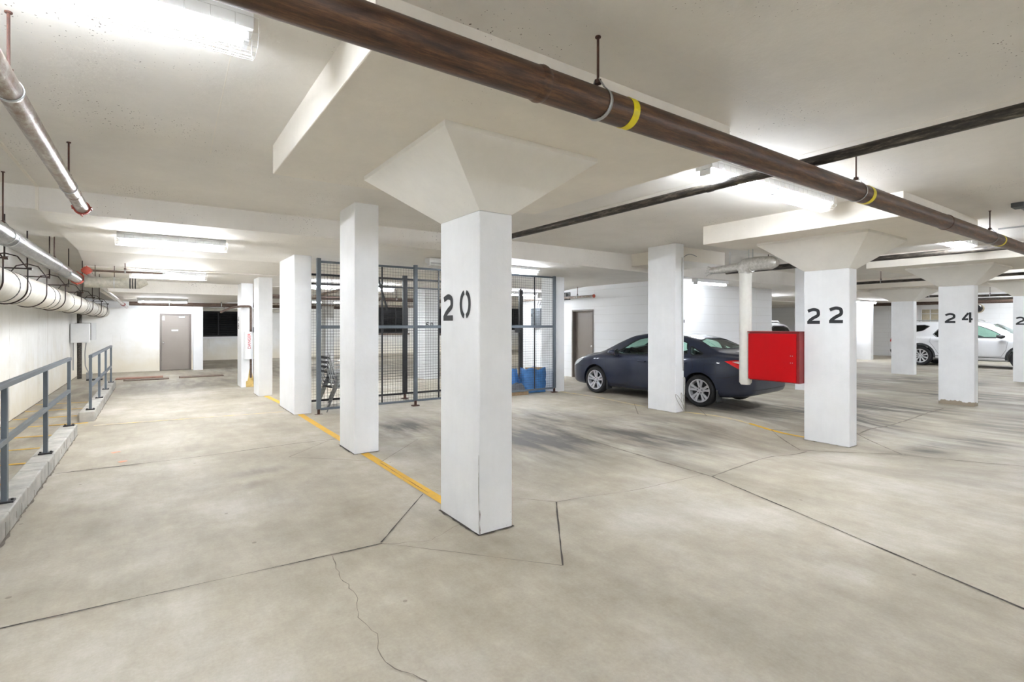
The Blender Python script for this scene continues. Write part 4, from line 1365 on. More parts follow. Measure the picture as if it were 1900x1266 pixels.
m = MB(); m.box(8.93, 9.13, 12.41, 12.57, 0, .06); m.tube([(9.03, 12.49, 2.66), (9.03, 12.49, 2.70)], .02, 8); m.build('post_foot', 'rod', dp)
ep = thing('breaker_box', 'grey electrical panel box on the wall behind the right end of the fence', 'electrical panel', (10.6, 13.5, 1.6))
m = MB(); m.box(10.52, 10.65, 13.40, 13.95, 1.55, 2.18); m.build('panel_body', 'elec', ep, bevel=.006)
m = MB(); m.box(10.505, 10.52, 13.42, 13.93, 1.57, 2.16); m.build('panel_door', 'elec', ep, bevel=.004)
m = MB(); m.tube(round_path([(10.62, 13.6, 2.18), (10.62, 13.6, 2.3), (10.62, 13.52, 2.4), (10.62, 13.52, 2.7)], .06), .012, 8); m.tube(round_path([(10.62, 13.74, 2.18), (10.62, 13.74, 2.3), (10.62, 13.64, 2.4), (10.62, 13.64, 2.7)], .06), .012, 8)
m.build('conduit', 'conduit', ep, smooth=True)
m = MB(); m.box(10.485, 10.51, 13.86, 13.9, 1.9, 1.98); m.build('panel_latch', 'plastic_black', ep)

# ------------------------------------------------------------------ stacked chairs behind the fence
def chair():
    t = thing('stacking_chair', '', 'chair', (0, 0, 0), 0, 'stacked metal chairs behind the fence')
    for s in (-1, 1):
        y = s * .23
        m = MB(); m.tube(round_path([(.24, y, .0), (.16, y, .45), (-.18, y, .43), (-.30, y, .84)], .05), .011, 8)
        m.build('side_frame', 'galv', t, smooth='all', local=True)
        m = MB(); m.tube(round_path([(-.30, y * 1.05, .0), (-.02, y * 1.05, .64), (.22, y * 1.05, .66)], .05), .011, 8)
        m.build('arm_leg', 'galv', t, smooth='all', local=True)
    m = MB(); m.box(-.2, .2, -.22, .22, .435, .45); m.build('seat', 'plastic_black', t, bevel=.006, local=True)
    m = MB(); m.hexa([(-.265, -.22, .72), (-.25, -.22, .72), (-.25, .22, .72), (-.265, .22, .72)], [(-.282, -.22, .77), (-.267, -.22, .77), (-.267, .22, .77), (-.282, .22, .77)])
    m.build('backrest', 'dark_metal', t, bevel=.004, local=True)
    return t
ch0 = chair()
labs = ['metal armchair at the bottom of the stack behind the fence', 'metal armchair second from the bottom of the stack', 'metal armchair second from the top of the stack', 'metal armchair on top of the stack behind the fence']
for k in range(4):
    o = ch0 if k == 0 else copy_tree(ch0)
    o.location = (2.88 + .012 * k, 10.0, .0 + .085 * k)
    o.rotation_euler = (0, 0, .12)
    o['label'] = labs[k]
st = thing('metal_stool', 'small backless metal stool tucked beside the stacked chairs', 'stool', (3.42, 10.15, 0))
m = MB(); m.box(3.26, 3.58, 10.0, 10.3, .44, .46); m.build('seat', 'galv', st, bevel=.01)
for a in (-1, 1):
    for b in (-1, 1):
        m = MB(); m.tube([(3.42 + a * .13, 10.15 + b * .12, .44), (3.42 + a * .18, 10.15 + b * .17, 0)], [.02, .010], 8); m.build('leg', 'galv', st, smooth=True)

# ------------------------------------------------------------------ blue bag, tarp, board behind the fence
def crumple(name, mt, parent, cx, cy, w_, d_, h_, seed, taper=.9, nx=26, nz=16):
    rnd = random.Random(seed)
    ph = [rnd.uniform(0, 6) for _ in range(8)]
    m = MB(); vs = []; n = nx * 2
    for j in range(nz + 1):
        z = h_ * j / nz
        sc = 1 - (1 - taper) * (j / nz)
        for i in range(n):
            a = 2 * PI * i / n
            ca, sa = math.cos(a), math.sin(a)
            e = 3.2
            rr = (abs(ca) ** e + abs(sa) ** e) ** (-1 / e)
            wob = 1 + .05 * math.sin(5 * a + ph[0] + 3 * z / h_) + .04 * math.sin(9 * a + ph[1] - 5 * z / h_) + .03 * math.sin(14 * a + ph[2] + 8 * z / h_) + .02 * math.sin(23 * a + ph[3] + 11 * z)
            vs.append((cx + w_ / 2 * rr * ca * sc * wob, cy + d_ / 2 * rr * sa * sc * wob, max(0.0, z + .03 * math.sin(4 * a + ph[4]) * (j / nz))))
    fs = [(j * n + i, j * n + (i + 1) % n, (j + 1) * n + (i + 1) % n, (j + 1) * n + i) for j in range(nz) for i in range(n)]
    c = len(vs); vs.append((cx, cy, h_ * .86))
    fs += [(nz * n + i, nz * n + (i + 1) % n, c) for i in range(n)]
    m.add(vs, fs)
    return m.build(name, mt, parent, smooth='all')
bg = thing('blue_bag', 'large crumpled blue plastic bag at the right end of the fence', 'bag', (7.55, 9.95, -.02))
crumple('bag_body', 'blue_bag', bg, 7.55, 9.95, .68, .42, .56, 3)
m = MB(); m.box(7.45, 7.86, 9.86, 10.12, .50, .575); m.build('cardboard_flap', 'wood', bg, bevel=.004)
bg2 = thing('blue_bag', 'smaller limp blue bag leaning left of the big one', 'bag', (7.12, 10.2, -.02))
crumple('bag_body', 'blue_bag', bg2, 7.14, 10.22, .32, .4, .54, 11, .55)
tp = thing('grey_tarp', 'crumpled grey tarpaulin heaped by the blue bags', 'tarpaulin', (6.92, 9.86, 0))
crumple('tarp_body', 'grey_tarp', tp, 6.92, 9.86, .70, .30, .22, 5, .6)
m = MB(); m.box(6.1, 7.22, 9.665, 9.70, -.02, .07)
tag(m.build('wood_board', 'wood', bevel=.004), 'long raw wooden board on the floor under the grey tarpaulin', 'board')

# ------------------------------------------------------------------ cars (local frame: x forward from the rear axle, y left, z up)
def tab(pts):
    xs = [p[0] for p in pts]; ys = [p[1] for p in pts]
    n = len(xs)
    d = [(ys[i + 1] - ys[i]) / (xs[i + 1] - xs[i]) for i in range(n - 1)]
    mm = [d[0]] + [0 if d[i - 1] * d[i] <= 0 else 2 * d[i - 1] * d[i] / (d[i - 1] + d[i]) for i in range(1, n - 1)] + [d[-1]]
    def f(x):
        if x <= xs[0]: return ys[0]
        if x >= xs[-1]: return ys[-1]
        i = max(k for k in range(n - 1) if xs[k] <= x)
        h = xs[i + 1] - xs[i]; t = (x - xs[i]) / h
        return (2 * t ** 3 - 3 * t * t + 1) * ys[i] + (t ** 3 - 2 * t * t + t) * h * mm[i] + (-2 * t ** 3 + 3 * t * t) * ys[i + 1] + (t ** 3 - t * t) * h * mm[i + 1]
    return f

def chaikin(P, n):
    for _ in range(n):
        Q = [P[0]]
        for a, b in zip(P, P[1:]):
            Q.append((a[0] * .75 + b[0] * .25, a[1] * .75 + b[1] * .25))
            Q.append((a[0] * .25 + b[0] * .75, a[1] * .25 + b[1] * .75))
        Q.append(P[-1])
        P = Q
    return P

def loft(stations, secf):
    vs = []; K = None
    for x in stations:
        h = secf(x)
        full = [(y, z) for y, z in h] + [(-y, z) for y, z in reversed(h[1:-1])]
        K = len(full)
        vs += [(x, y, z) for y, z in full]
    fs = []
    S = len(stations)
    for i in range(S - 1):
        for k in range(K):
            k2 = (k + 1) % K
            fs.append((i * K + k, i * K + k2, (i + 1) * K + k2, (i + 1) * K + k))
    fs.append(tuple(range(K))); fs.append(tuple((S - 1) * K + k for k in reversed(range(K))))
    m = MB(); m.add(vs, fs)
    return m

def me_of(mb):
    me = bpy.data.meshes.new('tmp')
    me.from_pydata([tuple(v) for v in mb.v], [], mb.f); me.update()
    bm = bmesh.new(); bm.from_mesh(me)
    bmesh.ops.recalc_face_normals(bm, faces=bm.faces)
    bm.to_mesh(me); bm.free()
    return me

def prism(outline, axis, a, b):
    n = len(outline); m = MB()
    def P(u, v, w_):
        return {'y': (u, w_, v), 'x': (w_, u, v), 'z': (u, v, w_)}[axis]
    vs = [P(u, v, a) for u, v in outline] + [P(u, v, b) for u, v in outline]
    fs = [tuple(range(n)), tuple(range(2 * n - 1, n - 1, -1))] + [(i, (i + 1) % n, n + (i + 1) % n, n + i) for i in range(n)]
    return m.add(vs, fs)

def boolean_cut(me, cutters):
    o = bpy.data.objects.new('tmp_body', me); col.objects.link(o)
    tmp = []
    for c in cutters:
        co = bpy.data.objects.new('tmp_cut', me_of(c)); col.objects.link(co); tmp.append(co)
        md = o.modifiers.new('b', 'BOOLEAN'); md.operation = 'DIFFERENCE'; md.object = co; md.solver = 'EXACT'
    bpy.context.view_layer.update()
    dg = bpy.context.evaluated_depsgraph_get()
    res = bpy.data.meshes.new_from_object(o.evaluated_get(dg))
    for x in tmp + [o]:
        bpy.data.objects.remove(x)
    return res

def sm_poly(P, n=2):        # closed chaikin for rounded outlines
    for _ in range(n):
        Q = []
        for i in range(len(P)):
            a = P[i]; b = P[(i + 1) % len(P)]
            Q.append((a[0] * .8 + b[0] * .2, a[1] * .8 + b[1] * .2)); Q.append((a[0] * .2 + b[0] * .8, a[1] * .2 + b[1] * .8))
        P = Q
    return P

class Car:
    def __init__(s, root, T, paint, cab, win, arches, wheel_r, track, ws, rw):
        s.root = root
        s.T = {k: tab(v) for k, v in T.items()}
        x0 = T['W'][0][0]; x1 = T['W'][-1][0]
        st = sorted(set([x0 + (x1 - x0) * i / 80 for i in range(81)] + [x0 + .015, x0 + .03, x1 - .01, x1 - .02, x1 - .035]))
        me = me_of(loft(st, s.sec))
        bm = bmesh.new(); bm.from_mesh(me)
        bmesh.ops.triangulate(bm, faces=[f for f in bm.faces if len(f.verts) > 4])
        s.bvh = BVHTree.FromBMesh(bm)
        bm.free()
        cut = []
        a, b, zf = cab
        n = 26
        cut.append(loft([a + (b - a) * i / n for i in range(n + 1)], lambda x: [(0, zf), (s.T['W'](x) - .12, zf), (s.T['W'](x) - .11, s.T['zs'](x) - .06), (max(.1, s.T['wr'](x) - .035), max(zf + .12, s.T['zr'](x) - .04)), (0, max(zf + .13, s.T['zt'](x) - .05))]))
        for w_ in win:
            cut.append(prism(w_, 'y', -2, 2))
        cut.append(prism(ws[0], 'x', ws[1], ws[2]))
        cut.append(prism(rw[0], 'x', rw[1], rw[2]))
        for (x, z, r) in arches:
            for sd in (-1, 1):
                m = MB(); m.lathe([(0, 0), (r, 0), (r, .6), (0, .6)], (x, sd * (track - .20), z), (0, sd, 0), 40)
                mm = MB(); mm.v = m.v; mm.f = m.f
                cut.append(mm)
        body = boolean_cut(me, cut)
        bm = bmesh.new(); bm.from_mesh(body)
        bmesh.ops.remove_doubles(bm, verts=bm.verts, dist=.0004)
        bm.to_mesh(body); bm.free()
        body.materials.clear(); body.materials.append(M[paint])
        for p in body.polygons: p.use_smooth = True
        body.set_sharp_from_angle(angle=math.radians(32))
        s.body = bpy.data.objects.new('car_body', body); col.objects.link(s.body); s.body.parent = root

    def sec(s, x):
        T = s.T
        W, zb, zs, zt, wr, zr = (T[k](x) for k in ('W', 'zb', 'zs', 'zt', 'wr', 'zr'))
        mid = zb + (zs - zb) * .55
        G = W - .085
        P = [(0, zb), (W * .82, zb), (W - .045, zb + .03), (W - .012, zb + (zs - zb) * .2), (W, mid), (W - .008, zs - (zs - zb) * .14), (W - .035, zs - .01), (max(G, wr * .9), zs + min(.03, (zr - zs) * .4)),
             (wr + .012, zr - .02), (wr - .05, zr + (zt - zr) * .55), (wr * .55, zt - (zt - zr) * .12), (0, zt)]
        return chaikin(P, 2)

    def hit(s, mode, u, v, off):
        o, d = {'left': ((u, 3, v), (0, -1, 0)), 'right': ((u, -3, v), (0, 1, 0)), 'rear': ((-4, u, v), (1, 0, 0)), 'front': ((7, u, v), (-1, 0, 0)), 'top': ((u, v, 4), (0, 0, -1))}[mode]
        loc, nn, _, _ = s.bvh.ray_cast(Vector(o), Vector(d))
        if loc is None:
            loc, nn, _, _ = s.bvh.find_nearest(Vector(o) + Vector(d) * 3)
        if nn.dot(Vector(d)) > 0: nn = -nn
        return loc + nn * off

    def patch(s, name, outline, mode, mt, off=.004, parent=None, label=None, cell=.07):
        bm = bmesh.new()
        vs = [bm.verts.new((u, v, 0)) for u, v in outline]
        bm.faces.new(vs)
        bmesh.ops.triangulate(bm, faces=bm.faces)
        for _ in range(4):
            long_ = [e for e in bm.edges if e.calc_length() > cell]
            if not long_: break
            bmesh.ops.subdivide_edges(bm, edges=long_, cuts=1, use_grid_fill=False)
            bmesh.ops.triangulate(bm, faces=[f for f in bm.faces if len(f.verts) > 3])
        for v in bm.verts:
            v.co = s.hit(mode, v.co.x, v.co.y, off)
        m = MB(); bm.verts.ensure_lookup_table()
        m.v = [tuple(v.co) for v in bm.verts]; m.f = [tuple(x.index for x in f.verts) for f in bm.faces]
        bm.free()
        return m.build(name, mt, parent or s.root, smooth='all', local=True, label=label)

    def strip(s, name, path, wd, mode, mt, off=.003, parent=None, closed=False):
        P = list(path) + ([path[0]] if closed else [])
        D = []
        for a, b in zip(P, P[1:]):
            n = max(1, int(math.hypot(b[0] - a[0], b[1] - a[1]) / .03))
            D += [(a[0] + (b[0] - a[0]) * i / n, a[1] + (b[1] - a[1]) * i / n) for i in range(n)]
        D.append(P[-1])
        vs, fs = ribbon2d(D, wd)
        m = MB(); m.v = [tuple(s.hit(mode, p.x, p.y, off)) for p in vs]; m.f = fs
        return m.build(name, mt, parent or s.body, smooth='all', local=True)

def wheel(root, x, y, r, rim_r, sd, nsp, wd=.21, two=True):
    w_ = bpy.data.objects.new('wheel', None); col.objects.link(w_); w_.parent = root; w_.location = (x, y, r)
    ax = (0, sd, 0)
    h = wd / 2
    m = MB(); m.lathe([(rim_r - .01, -h * .9), (r - .03, -h), (r - .008, -h * .8), (r, -h * .5), (r, h * .5), (r - .008, h * .8), (r - .03, h), (rim_r + .02, h * .98), (rim_r, h * .85), (rim_r - .012, h * .8)], (0, 0, 0), ax, 48)
    m.build('tyre', 'tyre', w_, smooth=True, local=True)
    m = MB(); m.lathe([(rim_r - .012, -h * .8), (rim_r + .006, h * .82), (rim_r + .008, h * .92), (rim_r - .014, h * .90), (rim_r - .022, h * .5), (rim_r - .03, -h * .6)], (0, 0, 0), ax, 48)
    # spokes
    for k in range(nsp):
        base = 2 * PI * k / nsp + PI / 2
        for q in ((-.17, .17) if two else (0,)):
            a0 = base + q * 1.2; a1 = base + q * (1.0 if two else 0) + (0.04 if q > 0 else -0.04 if q < 0 else 0)
            p0 = (math.cos(a0) * .045, h * .62, math.sin(a0) * .045)
            p1 = (math.cos(a1) * (rim_r - .012), h * .80, math.sin(a1) * (rim_r - .012))
            P0 = Vector((p0[0], p0[1] * sd, p0[2])); P1 = Vector((p1[0], p1[1] * sd, p1[2]))
            d = (P1 - P0).normalized(); yv = Vector((0, sd, 0)); sv = d.cross(yv).normalized()
            w0, w1 = .015, (.026 if two else .03)
            m.hexa([P0 - sv * w0 - yv * .03, P0 + sv * w0 - yv * .03, P0 + sv * w0, P0 - sv * w0], [P1 - sv * w1 - yv * .02, P1 + sv * w1 - yv * .02, P1 + sv * w1, P1 - sv * w1])
    m.lathe([(.07, -h * .2), (.075, h * .5), (.06, h * .66), (.03, h * .70), (0, h * .70)], (0, 0, 0), ax, 24)
    m.build('rim', 'alloy', w_, smooth=True, local=True)
    m = MB(); m.lathe([(0, h * .15), (rim_r - .035, h * .15), (rim_r - .035, h * .05), (0, h * .05)], (0, 0, 0), ax, 30)
    for k in range(5):
        a = 2 * PI * k / 5 + .3
        m.lathe([(0, 0), (.011, 0), (.011, .01), (0, .01)], (math.cos(a) * .05, sd * h * .66, math.sin(a) * .05), ax, 6)
    m.build('brake_disc', 'dark_metal', w_, smooth=True, local=True)
    return w_

def mirror(car, x, y, z, sd, mt, cap=None):
    m = MB()
    st = [(-.02, .5), (.02, .9), (.06, 1.0), (.12, .95), (.17, .7), (.20, .3)]
    vs = []; n = 16
    for dx, sc in st:
        for k in range(n):
            a = 2 * PI * k / n
            vs.append((x + dx, y + sd * (.11 * sc * math.cos(a)), z + .075 * sc * math.sin(a)))
    fs = [(i * n + k, i * n + (k + 1) % n, (i + 1) * n + (k + 1) % n, (i + 1) * n + k) for i in range(len(st) - 1) for k in range(n)]
    fs += [tuple(range(n)), tuple(range((len(st) - 1) * n, len(st) * n))]
    m.add(vs, fs)
    m.bar((x + .08, y, z - .05), (x + .06, y - sd * .16, z - .07), .06, .03)
    o = m.build('side_mirror', mt, car.root, smooth=True, local=True)
    m = MB(); m.lathe([(0, 0), (.085, 0), (.085, .004), (0, .004)], (x - .024, y, z), (-1, 0, 0), 18); m.build('mirror_glass', 'chrome', o, local=True)
    return o

def handle(car, x, z, sd, mt):
    mode = 'left' if sd > 0 else 'right'
    p = car.hit(mode, x, z, .0); q = car.hit(mode, x + .19, z + .005, .0)
    m = MB(); o = Vector((0, sd * .03, 0))
    m.tube([p, p + o, q + o, q], .012, 8)
    m.bar(p + o * .9, q + o * .9, .016, .028)
    return m.build('door_handle', mt, car.root, smooth=True, local=True)

def seats(car, x, z, ys, h=.62):
    for y in ys:
        m = MB()
        m.box(x - .05, x + .45, y - .24, y + .24, z, z + .14)
        m.hexa([(x - .10, y - .23, z + .1), (x + .06, y - .23, z + .1), (x + .06, y + .23, z + .1), (x - .10, y + .23, z + .1)], [(x - .24, y - .20, z + h), (x - .14, y - .20, z + h), (x - .14, y + .20, z + h), (x - .24, y + .20, z + h)])
        m.box(x - .26, x - .18, y - .12, y + .12, z + h + .02, z + h + .17)
        m.build('seat', 'seat_cloth', car.root, bevel=.03, local=True)

def steering(car, x, y, z):
    m = MB()
    c = Vector((x, y, z)); ax = Vector((-.9, 0, .42)).normalized()
    ring(m, c, ax, .18, .014, 28)
    s_ = ax.orthogonal().normalized(); u = ax.cross(s_)
    for v in (s_, -s_, u if u.z < 0 else -u):
        m.bar(c, c + v * .18, .03, .02)
    m.lathe([(0, -.02), (.06, -.02), (.06, .02), (0, .02)], c, ax, 16)
    m.tube([c, c - ax * .25], .03, 8)
    m.build('steering_wheel', 'plastic_black', car.root, smooth=True, local=True)

# ---- blue sedan
sed = thing('sedan_car', 'dark slate blue four-door sedan parked behind the white columns', 'car', (9.707, 6.28, -.005), math.atan2(2.69, -.22))
TS = dict(
    W=[(-1.02, .62), (-1.0, .70), (-.93, .78), (-.75, .84), (-.4, .872), (0, .885), (1, .888), (2.4, .887), (2.8, .882), (3.1, .855), (3.35, .79), (3.52, .70), (3.61, .58), (3.64, .46)],
    zb=[(-1.02, .40), (-.97, .31), (-.8, .25), (-.4, .21), (0, .19), (2.7, .17), (3.3, .18), (3.55, .21), (3.64, .30)],
    zs=[(-1.02, .80), (-.95, .93), (-.8, .985), (-.4, .99), (0, .98), (1, .958), (2, .93), (2.6, .905), (3.0, .86), (3.3, .79), (3.5, .71), (3.6, .63), (3.64, .55)],
    zt=[(-1.02, .85), (-.98, .97), (-.88, 1.06), (-.6, 1.095), (-.36, 1.125), (-.1, 1.235), (.25, 1.37), (.6, 1.43), (1.0, 1.455), (1.4, 1.45), (1.75, 1.41), (2.1, 1.285), (2.4, 1.14), (2.62, 1.03), (2.78, .985), (3.0, .95), (3.3, .87), (3.5, .78), (3.6, .68), (3.64, .58)],
    wr=[(-1.02, .50), (-.6, .70), (-.36, .71), (-.1, .665), (.25, .61), (.6, .59), (1.5, .59), (1.9, .60), (2.4, .66), (2.7, .70), (3.0, .70), (3.3, .62), (3.6, .45), (3.64, .38)],
    zr=[(-1.02, .83), (-.9, 1.0), (-.6, 1.05), (-.36, 1.07), (-.1, 1.15), (.25, 1.29), (.6, 1.365), (1.0, 1.395), (1.4, 1.39), (1.75, 1.345), (2.1, 1.22), (2.4, 1.08), (2.62, .985), (2.78, .945), (3.0, .91), (3.3, .83), (3.5, .745), (3.6, .655), (3.64, .565)])
W1 = sm_poly([(2.14, .975), (1.96, 1.10), (1.76, 1.23), (1.55, 1.315), (1.19, 1.348), (1.16, .985)], 1)
W2 = sm_poly([(1.07, .988), (1.10, 1.348), (.76, 1.335), (.46, 1.275), (.36, 1.23), (.30, 1.005)], 1)
W3 = sm_poly([(.23, 1.01), (.29, 1.195), (.12, 1.12), (-.06, 1.035)], 1)
WSo = sm_poly([(-.64, 1.055), (.64, 1.055), (.51, 1.36), (-.51, 1.36)], 1)
RWo = sm_poly([(-.62, 1.15), (.62, 1.15), (.50, 1.335), (-.50, 1.335)], 1)
car = Car(sed, TS, 'blue_paint', (-.25, 2.55, .42), [W1, W2, W3], [(0, .33, .355), (2.7, .33, .355)], .318, .86, (WSo, 1.5, 3.0), (RWo, -1.0, .75))
def grow(P, k):
    cx = sum(p[0] for p in P) / len(P); cy = sum(p[1] for p in P) / len(P)
    return [(cx + (x - cx) * k, cy + (y - cy) * k) for x, y in P]
for sd in ('left', 'right'):
    for w_ in (W1, W2, W3):
        car.patch('window_pane', grow(w_, 1.03), sd, 'car_glass', -.006)
        P = grow(w_, 1.0)
        car.strip('window_trim', grow(w_, 1.05), .022, sd, 'seam', .0025, closed=True)
    car.strip('door_seam', [(2.40, .93), (2.36, .70), (2.33, .35), (2.28, .27), (1.28, .26), (1.13, .30), (1.13, .96)], .008, sd, 'seam', .0015)
    car.strip('door_seam', [(1.13, .30), (1.10, .27), (.50, .27), (.40, .45), (.18, .66), (.12, .80), (.19, .98)], .008, sd, 'seam', .0015)
    car.strip('bumper_seam', [(-.36, .60), (-.55, .615), (-.72, .66), (-.92, .78)], .007, sd, 'seam', .0015)
    car.strip('bumper_seam', [(3.06, .62), (3.2, .63), (3.32, .66)], .007, sd, 'seam', .0015)
    car.patch('tail_light', [(-.52, .93), (-.72, .955), (-.99, .945), (-1.01, .73), (-.92, .735), (-.80, .79), (-.66, .86)], sd, 'tail_red', .006)
    car.patch('tail_light', [(-.66, .925), (-.82, .94), (-.98, .925), (-.99, .865), (-.84, .875)], sd, 'tail_white', .010, label='clear lens in the tail light')
    car.patch('headlight', [(3.28, .78), (3.10, .80), (3.30, .68), (3.50, .60), (3.58, .62), (3.5, .70)], sd, 'head_lens', .006)
fd = [(-.33, .83), (-.36, .67), (-.22, .655), (-.12, .68), (-.10, .83), (-.14, .86), (-.30, .86)]
car.strip('fuel_door', fd, .006, 'left', 'seam', .0015, closed=True)
car.patch('window_pane', grow(WSo, 1.05), 'front', 'car_glass', -.006)
car.patch('window_pane', grow(RWo, 1.05), 'rear', 'car_glass', -.006)
car.strip('rear_window_trim', grow(RWo, 1.03), .014, 'rear', 'seam', .002, closed=True)
for s_ in (-1, 1):
    car.patch('tail_light', [(s_ * .76, .945), (s_ * .45, .93), (s_ * .50, .80), (s_ * .72, .75)], 'rear', 'tail_red', .006)
    car.patch('headlight', [(s_ * .62, .70), (s_ * .38, .62), (s_ * .40, .54), (s_ * .68, .60)], 'front', 'head_lens', .006)
    handle(car, 1.26, .83, s_, 'blue_paint'); handle(car, .28, .86, s_, 'blue_paint')
    mirror(car, 1.98, s_ * .98, 1.00, s_, 'blue_paint')
    m = MB(); m.box(-.40, -.37, s_ * .80 - .09, s_ * .80 + .08, .14, .36); m.box(2.31, 2.34, s_ * .80 - .09, s_ * .80 + .08, .13, .34); m.build('mud_flap', 'clad', sed, local=True)
car.patch('number_plate_recess', [(-.28, .60), (.28, .60), (.28, .76), (-.28, .76)], 'rear', 'seam', .002)
car.patch('number_plate', [(-.16, .62), (.16, .62), (.16, .74), (-.16, .74)], 'rear', 'white_metal', .008)
car.strip('trunk_seam', [(-.70, .78), (-.66, .58), (.66, .58), (.70, .78)], .007, 'rear', 'seam', .0015)
car.strip('bumper_crease', [(-.72, .40), (0, .395), (.72, .40)], .012, 'rear', 'seam', .0015)
car.patch('grille', [(-.55, .28), (.55, .28), (.62, .42), (.3, .5), (-.3, .5), (-.62, .42)], 'front', 'clad', .003)
for (x, y, s_) in ((0, .765, 1), (2.7, .765, 1), (0, -.765, -1), (2.7, -.765, -1)):
    wheel(sed, x, y, .318, .222, s_, 5)
seats(car, 1.15, .42, (-.38, .38)); seats(car, .25, .44, (-.38, .38), .52)
steering(car, 1.92, .38, .93)
m = MB(); m.box(2.05, 2.5, -.70, .70, .55, .93); m.build('dashboard', 'seat_cloth', sed, bevel=.05, local=True)
m = MB(); m.box(-.22, .12, -.60, .60, .85, .98); m.build('parcel_shelf', 'seat_cloth', sed, bevel=.02, local=True)

# ---- white SUV
suv = thing('suv_car', 'white SUV with black wheel arches parked at the right behind column 24', 'car', (26.32, 7.55, -.01), -PI / 2)
TV = dict(
    W=[(-1.10, .72), (-1.06, .85), (-.9, .94), (-.4, .985), (0, .995), (2.5, 1.0), (3.1, .985), (3.5, .92), (3.8, .80), (3.93, .66), (3.97, .5)],
    zb=[(-1.10, .50), (-1.0, .40), (-.6, .32), (0, .28), (3, .26), (3.6, .28), (3.97, .42)],
    zs=[(-1.10, .98), (-1.0, 1.10), (0, 1.12), (1, 1.11), (2, 1.09), (3, 1.05), (3.5, 1.0), (3.8, .90), (3.93, .78), (3.97, .66)],
    zt=[(-1.10, 1.02), (-1.07, 1.2), (-.98, 1.45), (-.86, 1.66), (-.7, 1.73), (-.3, 1.765), (.5, 1.785), (1.3, 1.78), (1.75, 1.75), (2.05, 1.68), (2.45, 1.46), (2.8, 1.27), (3.0, 1.20), (3.3, 1.17), (3.65, 1.08), (3.85, .97), (3.93, .86), (3.97, .70)],
    wr=[(-1.10, .62), (-.9, .74), (-.5, .74), (1.5, .74), (2.0, .75), (2.6, .80), (2.9, .82), (3.4, .78), (3.8, .62), (3.97, .4)],
    zr=[(-1.10, 1.0), (-1.07, 1.15), (-.98, 1.38), (-.86, 1.58), (-.7, 1.65), (-.3, 1.685), (.5, 1.705), (1.3, 1.70), (1.75, 1.67), (2.05, 1.60), (2.45, 1.39), (2.8, 1.21), (3.0, 1.15), (3.3, 1.12), (3.65, 1.04), (3.85, .93), (3.93, .82), (3.97, .68)])
V1 = sm_poly([(2.52, 1.155), (2.20, 1.38), (1.92, 1.52), (1.70, 1.60), (1.32, 1.625), (1.32, 1.15)], 1)
V2 = sm_poly([(1.24, 1.155), (1.24, 1.625), (.70, 1.625), (.36, 1.17)], 1)
V3 = sm_poly([(-.78, 1.58), (.30, 1.62), (.0, 1.36), (-.74, 1.36)], 1)
VWS = sm_poly([(-.74, 1.26), (.74, 1.26), (.64, 1.66), (-.64, 1.66)], 1)
VRW = sm_poly([(-.66, 1.22), (.66, 1.22), (.60, 1.60), (-.60, 1.60)], 1)
sv = Car(suv, TV, 'white_paint', (-.80, 2.75, .60), [V1, V2, V3], [(0, .40, .43), (3.02, .40, .43)], .385, .98, (VWS, 1.6, 3.2), (VRW, -1.5, -.5))
def ringpoly(cx, cz, r, a0=-8, a1=188, n=22):
    return [(cx + r * math.cos(math.radians(a0 + (a1 - a0) * i / n)), cz + r * math.sin(math.radians(a0 + (a1 - a0) * i / n))) for i in range(n + 1)]
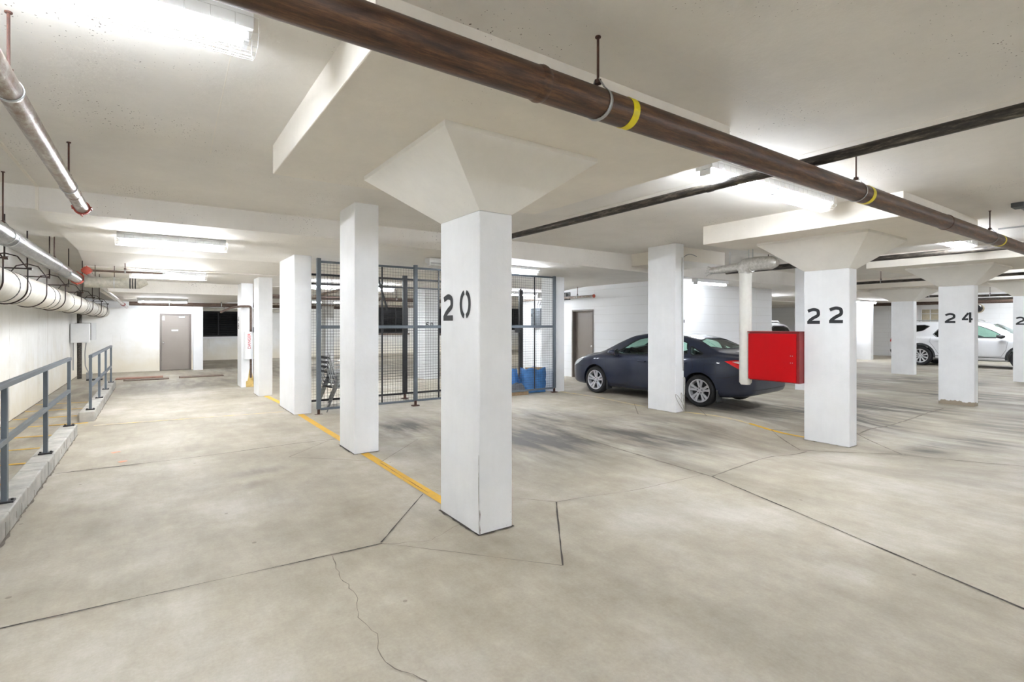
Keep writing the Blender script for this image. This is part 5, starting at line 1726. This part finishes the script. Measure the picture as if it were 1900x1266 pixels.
for sd in ('left', 'right'):
    sv.patch('window_pane', grow(V1, 1.03), sd, 'car_glass', -.006)
    sv.patch('window_pane', grow(V2, 1.03), sd, 'privacy_glass', -.006)
    sv.patch('window_pane', grow(V3, 1.03), sd, 'privacy_glass', -.006)
    for q in (V1, V2, V3):
        sv.strip('window_trim', grow(q, 1.05), .022, sd, 'seam', .0025, closed=True)
    for cx in (0, 3.02):
        sv.strip('arch_cladding', ringpoly(cx, .40, .465), .07, sd, 'clad', .006, parent=suv)
    sv.strip('sill_cladding', [(.46, .36), (2.56, .36)], .14, sd, 'clad', .008, parent=suv)
    sv.strip('door_seam', [(2.62, 1.12), (2.55, .7), (2.42, .46), (1.30, .45), (1.28, 1.13)], .008, sd, 'seam', .0015)
    sv.strip('door_seam', [(1.28, .45), (.62, .45), (.45, .75), (.32, .95), (.34, 1.13)], .008, sd, 'seam', .0015)
    sv.patch('tail_light', [(-.70, 1.06), (-1.08, 1.12), (-1.09, .92), (-.95, .93)], sd, 'tail_red', .008)
    sv.patch('bumper_cladding', [(-.62, .36), (-1.02, .42), (-1.09, .60), (-.9, .60), (-.60, .50)], sd, 'clad', .006)
for s_ in (-1, 1):
    sv.patch('tail_light', [(s_ * .82, 1.14), (s_ * .50, 1.10), (s_ * .52, .98), (s_ * .82, .94)], 'rear', 'tail_red', .008)
    handle(sv, 1.40, .99, s_, 'white_paint'); handle(sv, .50, 1.01, s_, 'white_paint')
    mirror(sv, 2.36, s_ * 1.12, 1.20, s_, 'plastic_black')
    m = MB(); m.tube(round_path([(-.55, s_ * .68, 1.74), (-.50, s_ * .68, 1.81), (1.55, s_ * .68, 1.825), (1.65, s_ * .68, 1.74)], .06), .018, 8); m.build('roof_rail', 'galv', suv, smooth=True, local=True)
sv.patch('window_pane', grow(VWS, 1.04), 'front', 'car_glass', -.006)
sv.patch('window_pane', grow(VRW, 1.04), 'rear', 'privacy_glass', -.006)
sv.strip('rear_window_trim', grow(VRW, 1.06), .03, 'rear', 'seam', .003, closed=True)
sv.patch('bumper_cladding', [(-.80, .44), (.80, .44), (.80, .62), (-.80, .62)], 'rear', 'clad', .006)
for (x, y, s_) in ((0, .87, 1), (3.02, .87, 1), (0, -.87, -1), (3.02, -.87, -1)):
    wheel(suv, x, y, .385, .265, s_, 10, .24, False)
seats(sv, 1.45, .66, (-.42, .42)); seats(sv, .45, .66, (-.42, .42))
steering(sv, 2.2, .42, 1.15)
m = MB(); m.box(2.30, 2.7, -.75, .75, .8, 1.12); m.build('dashboard', 'seat_cloth', suv, bevel=.05, local=True)
# the second one, half hidden behind the red box
s2 = copy_tree(suv)
s2.location = (19.35, 11.0, -.05); s2.rotation_euler = (0, 0, PI / 2)
s2['label'] = 'white vehicle with dark rear glass, half hidden behind the red box'
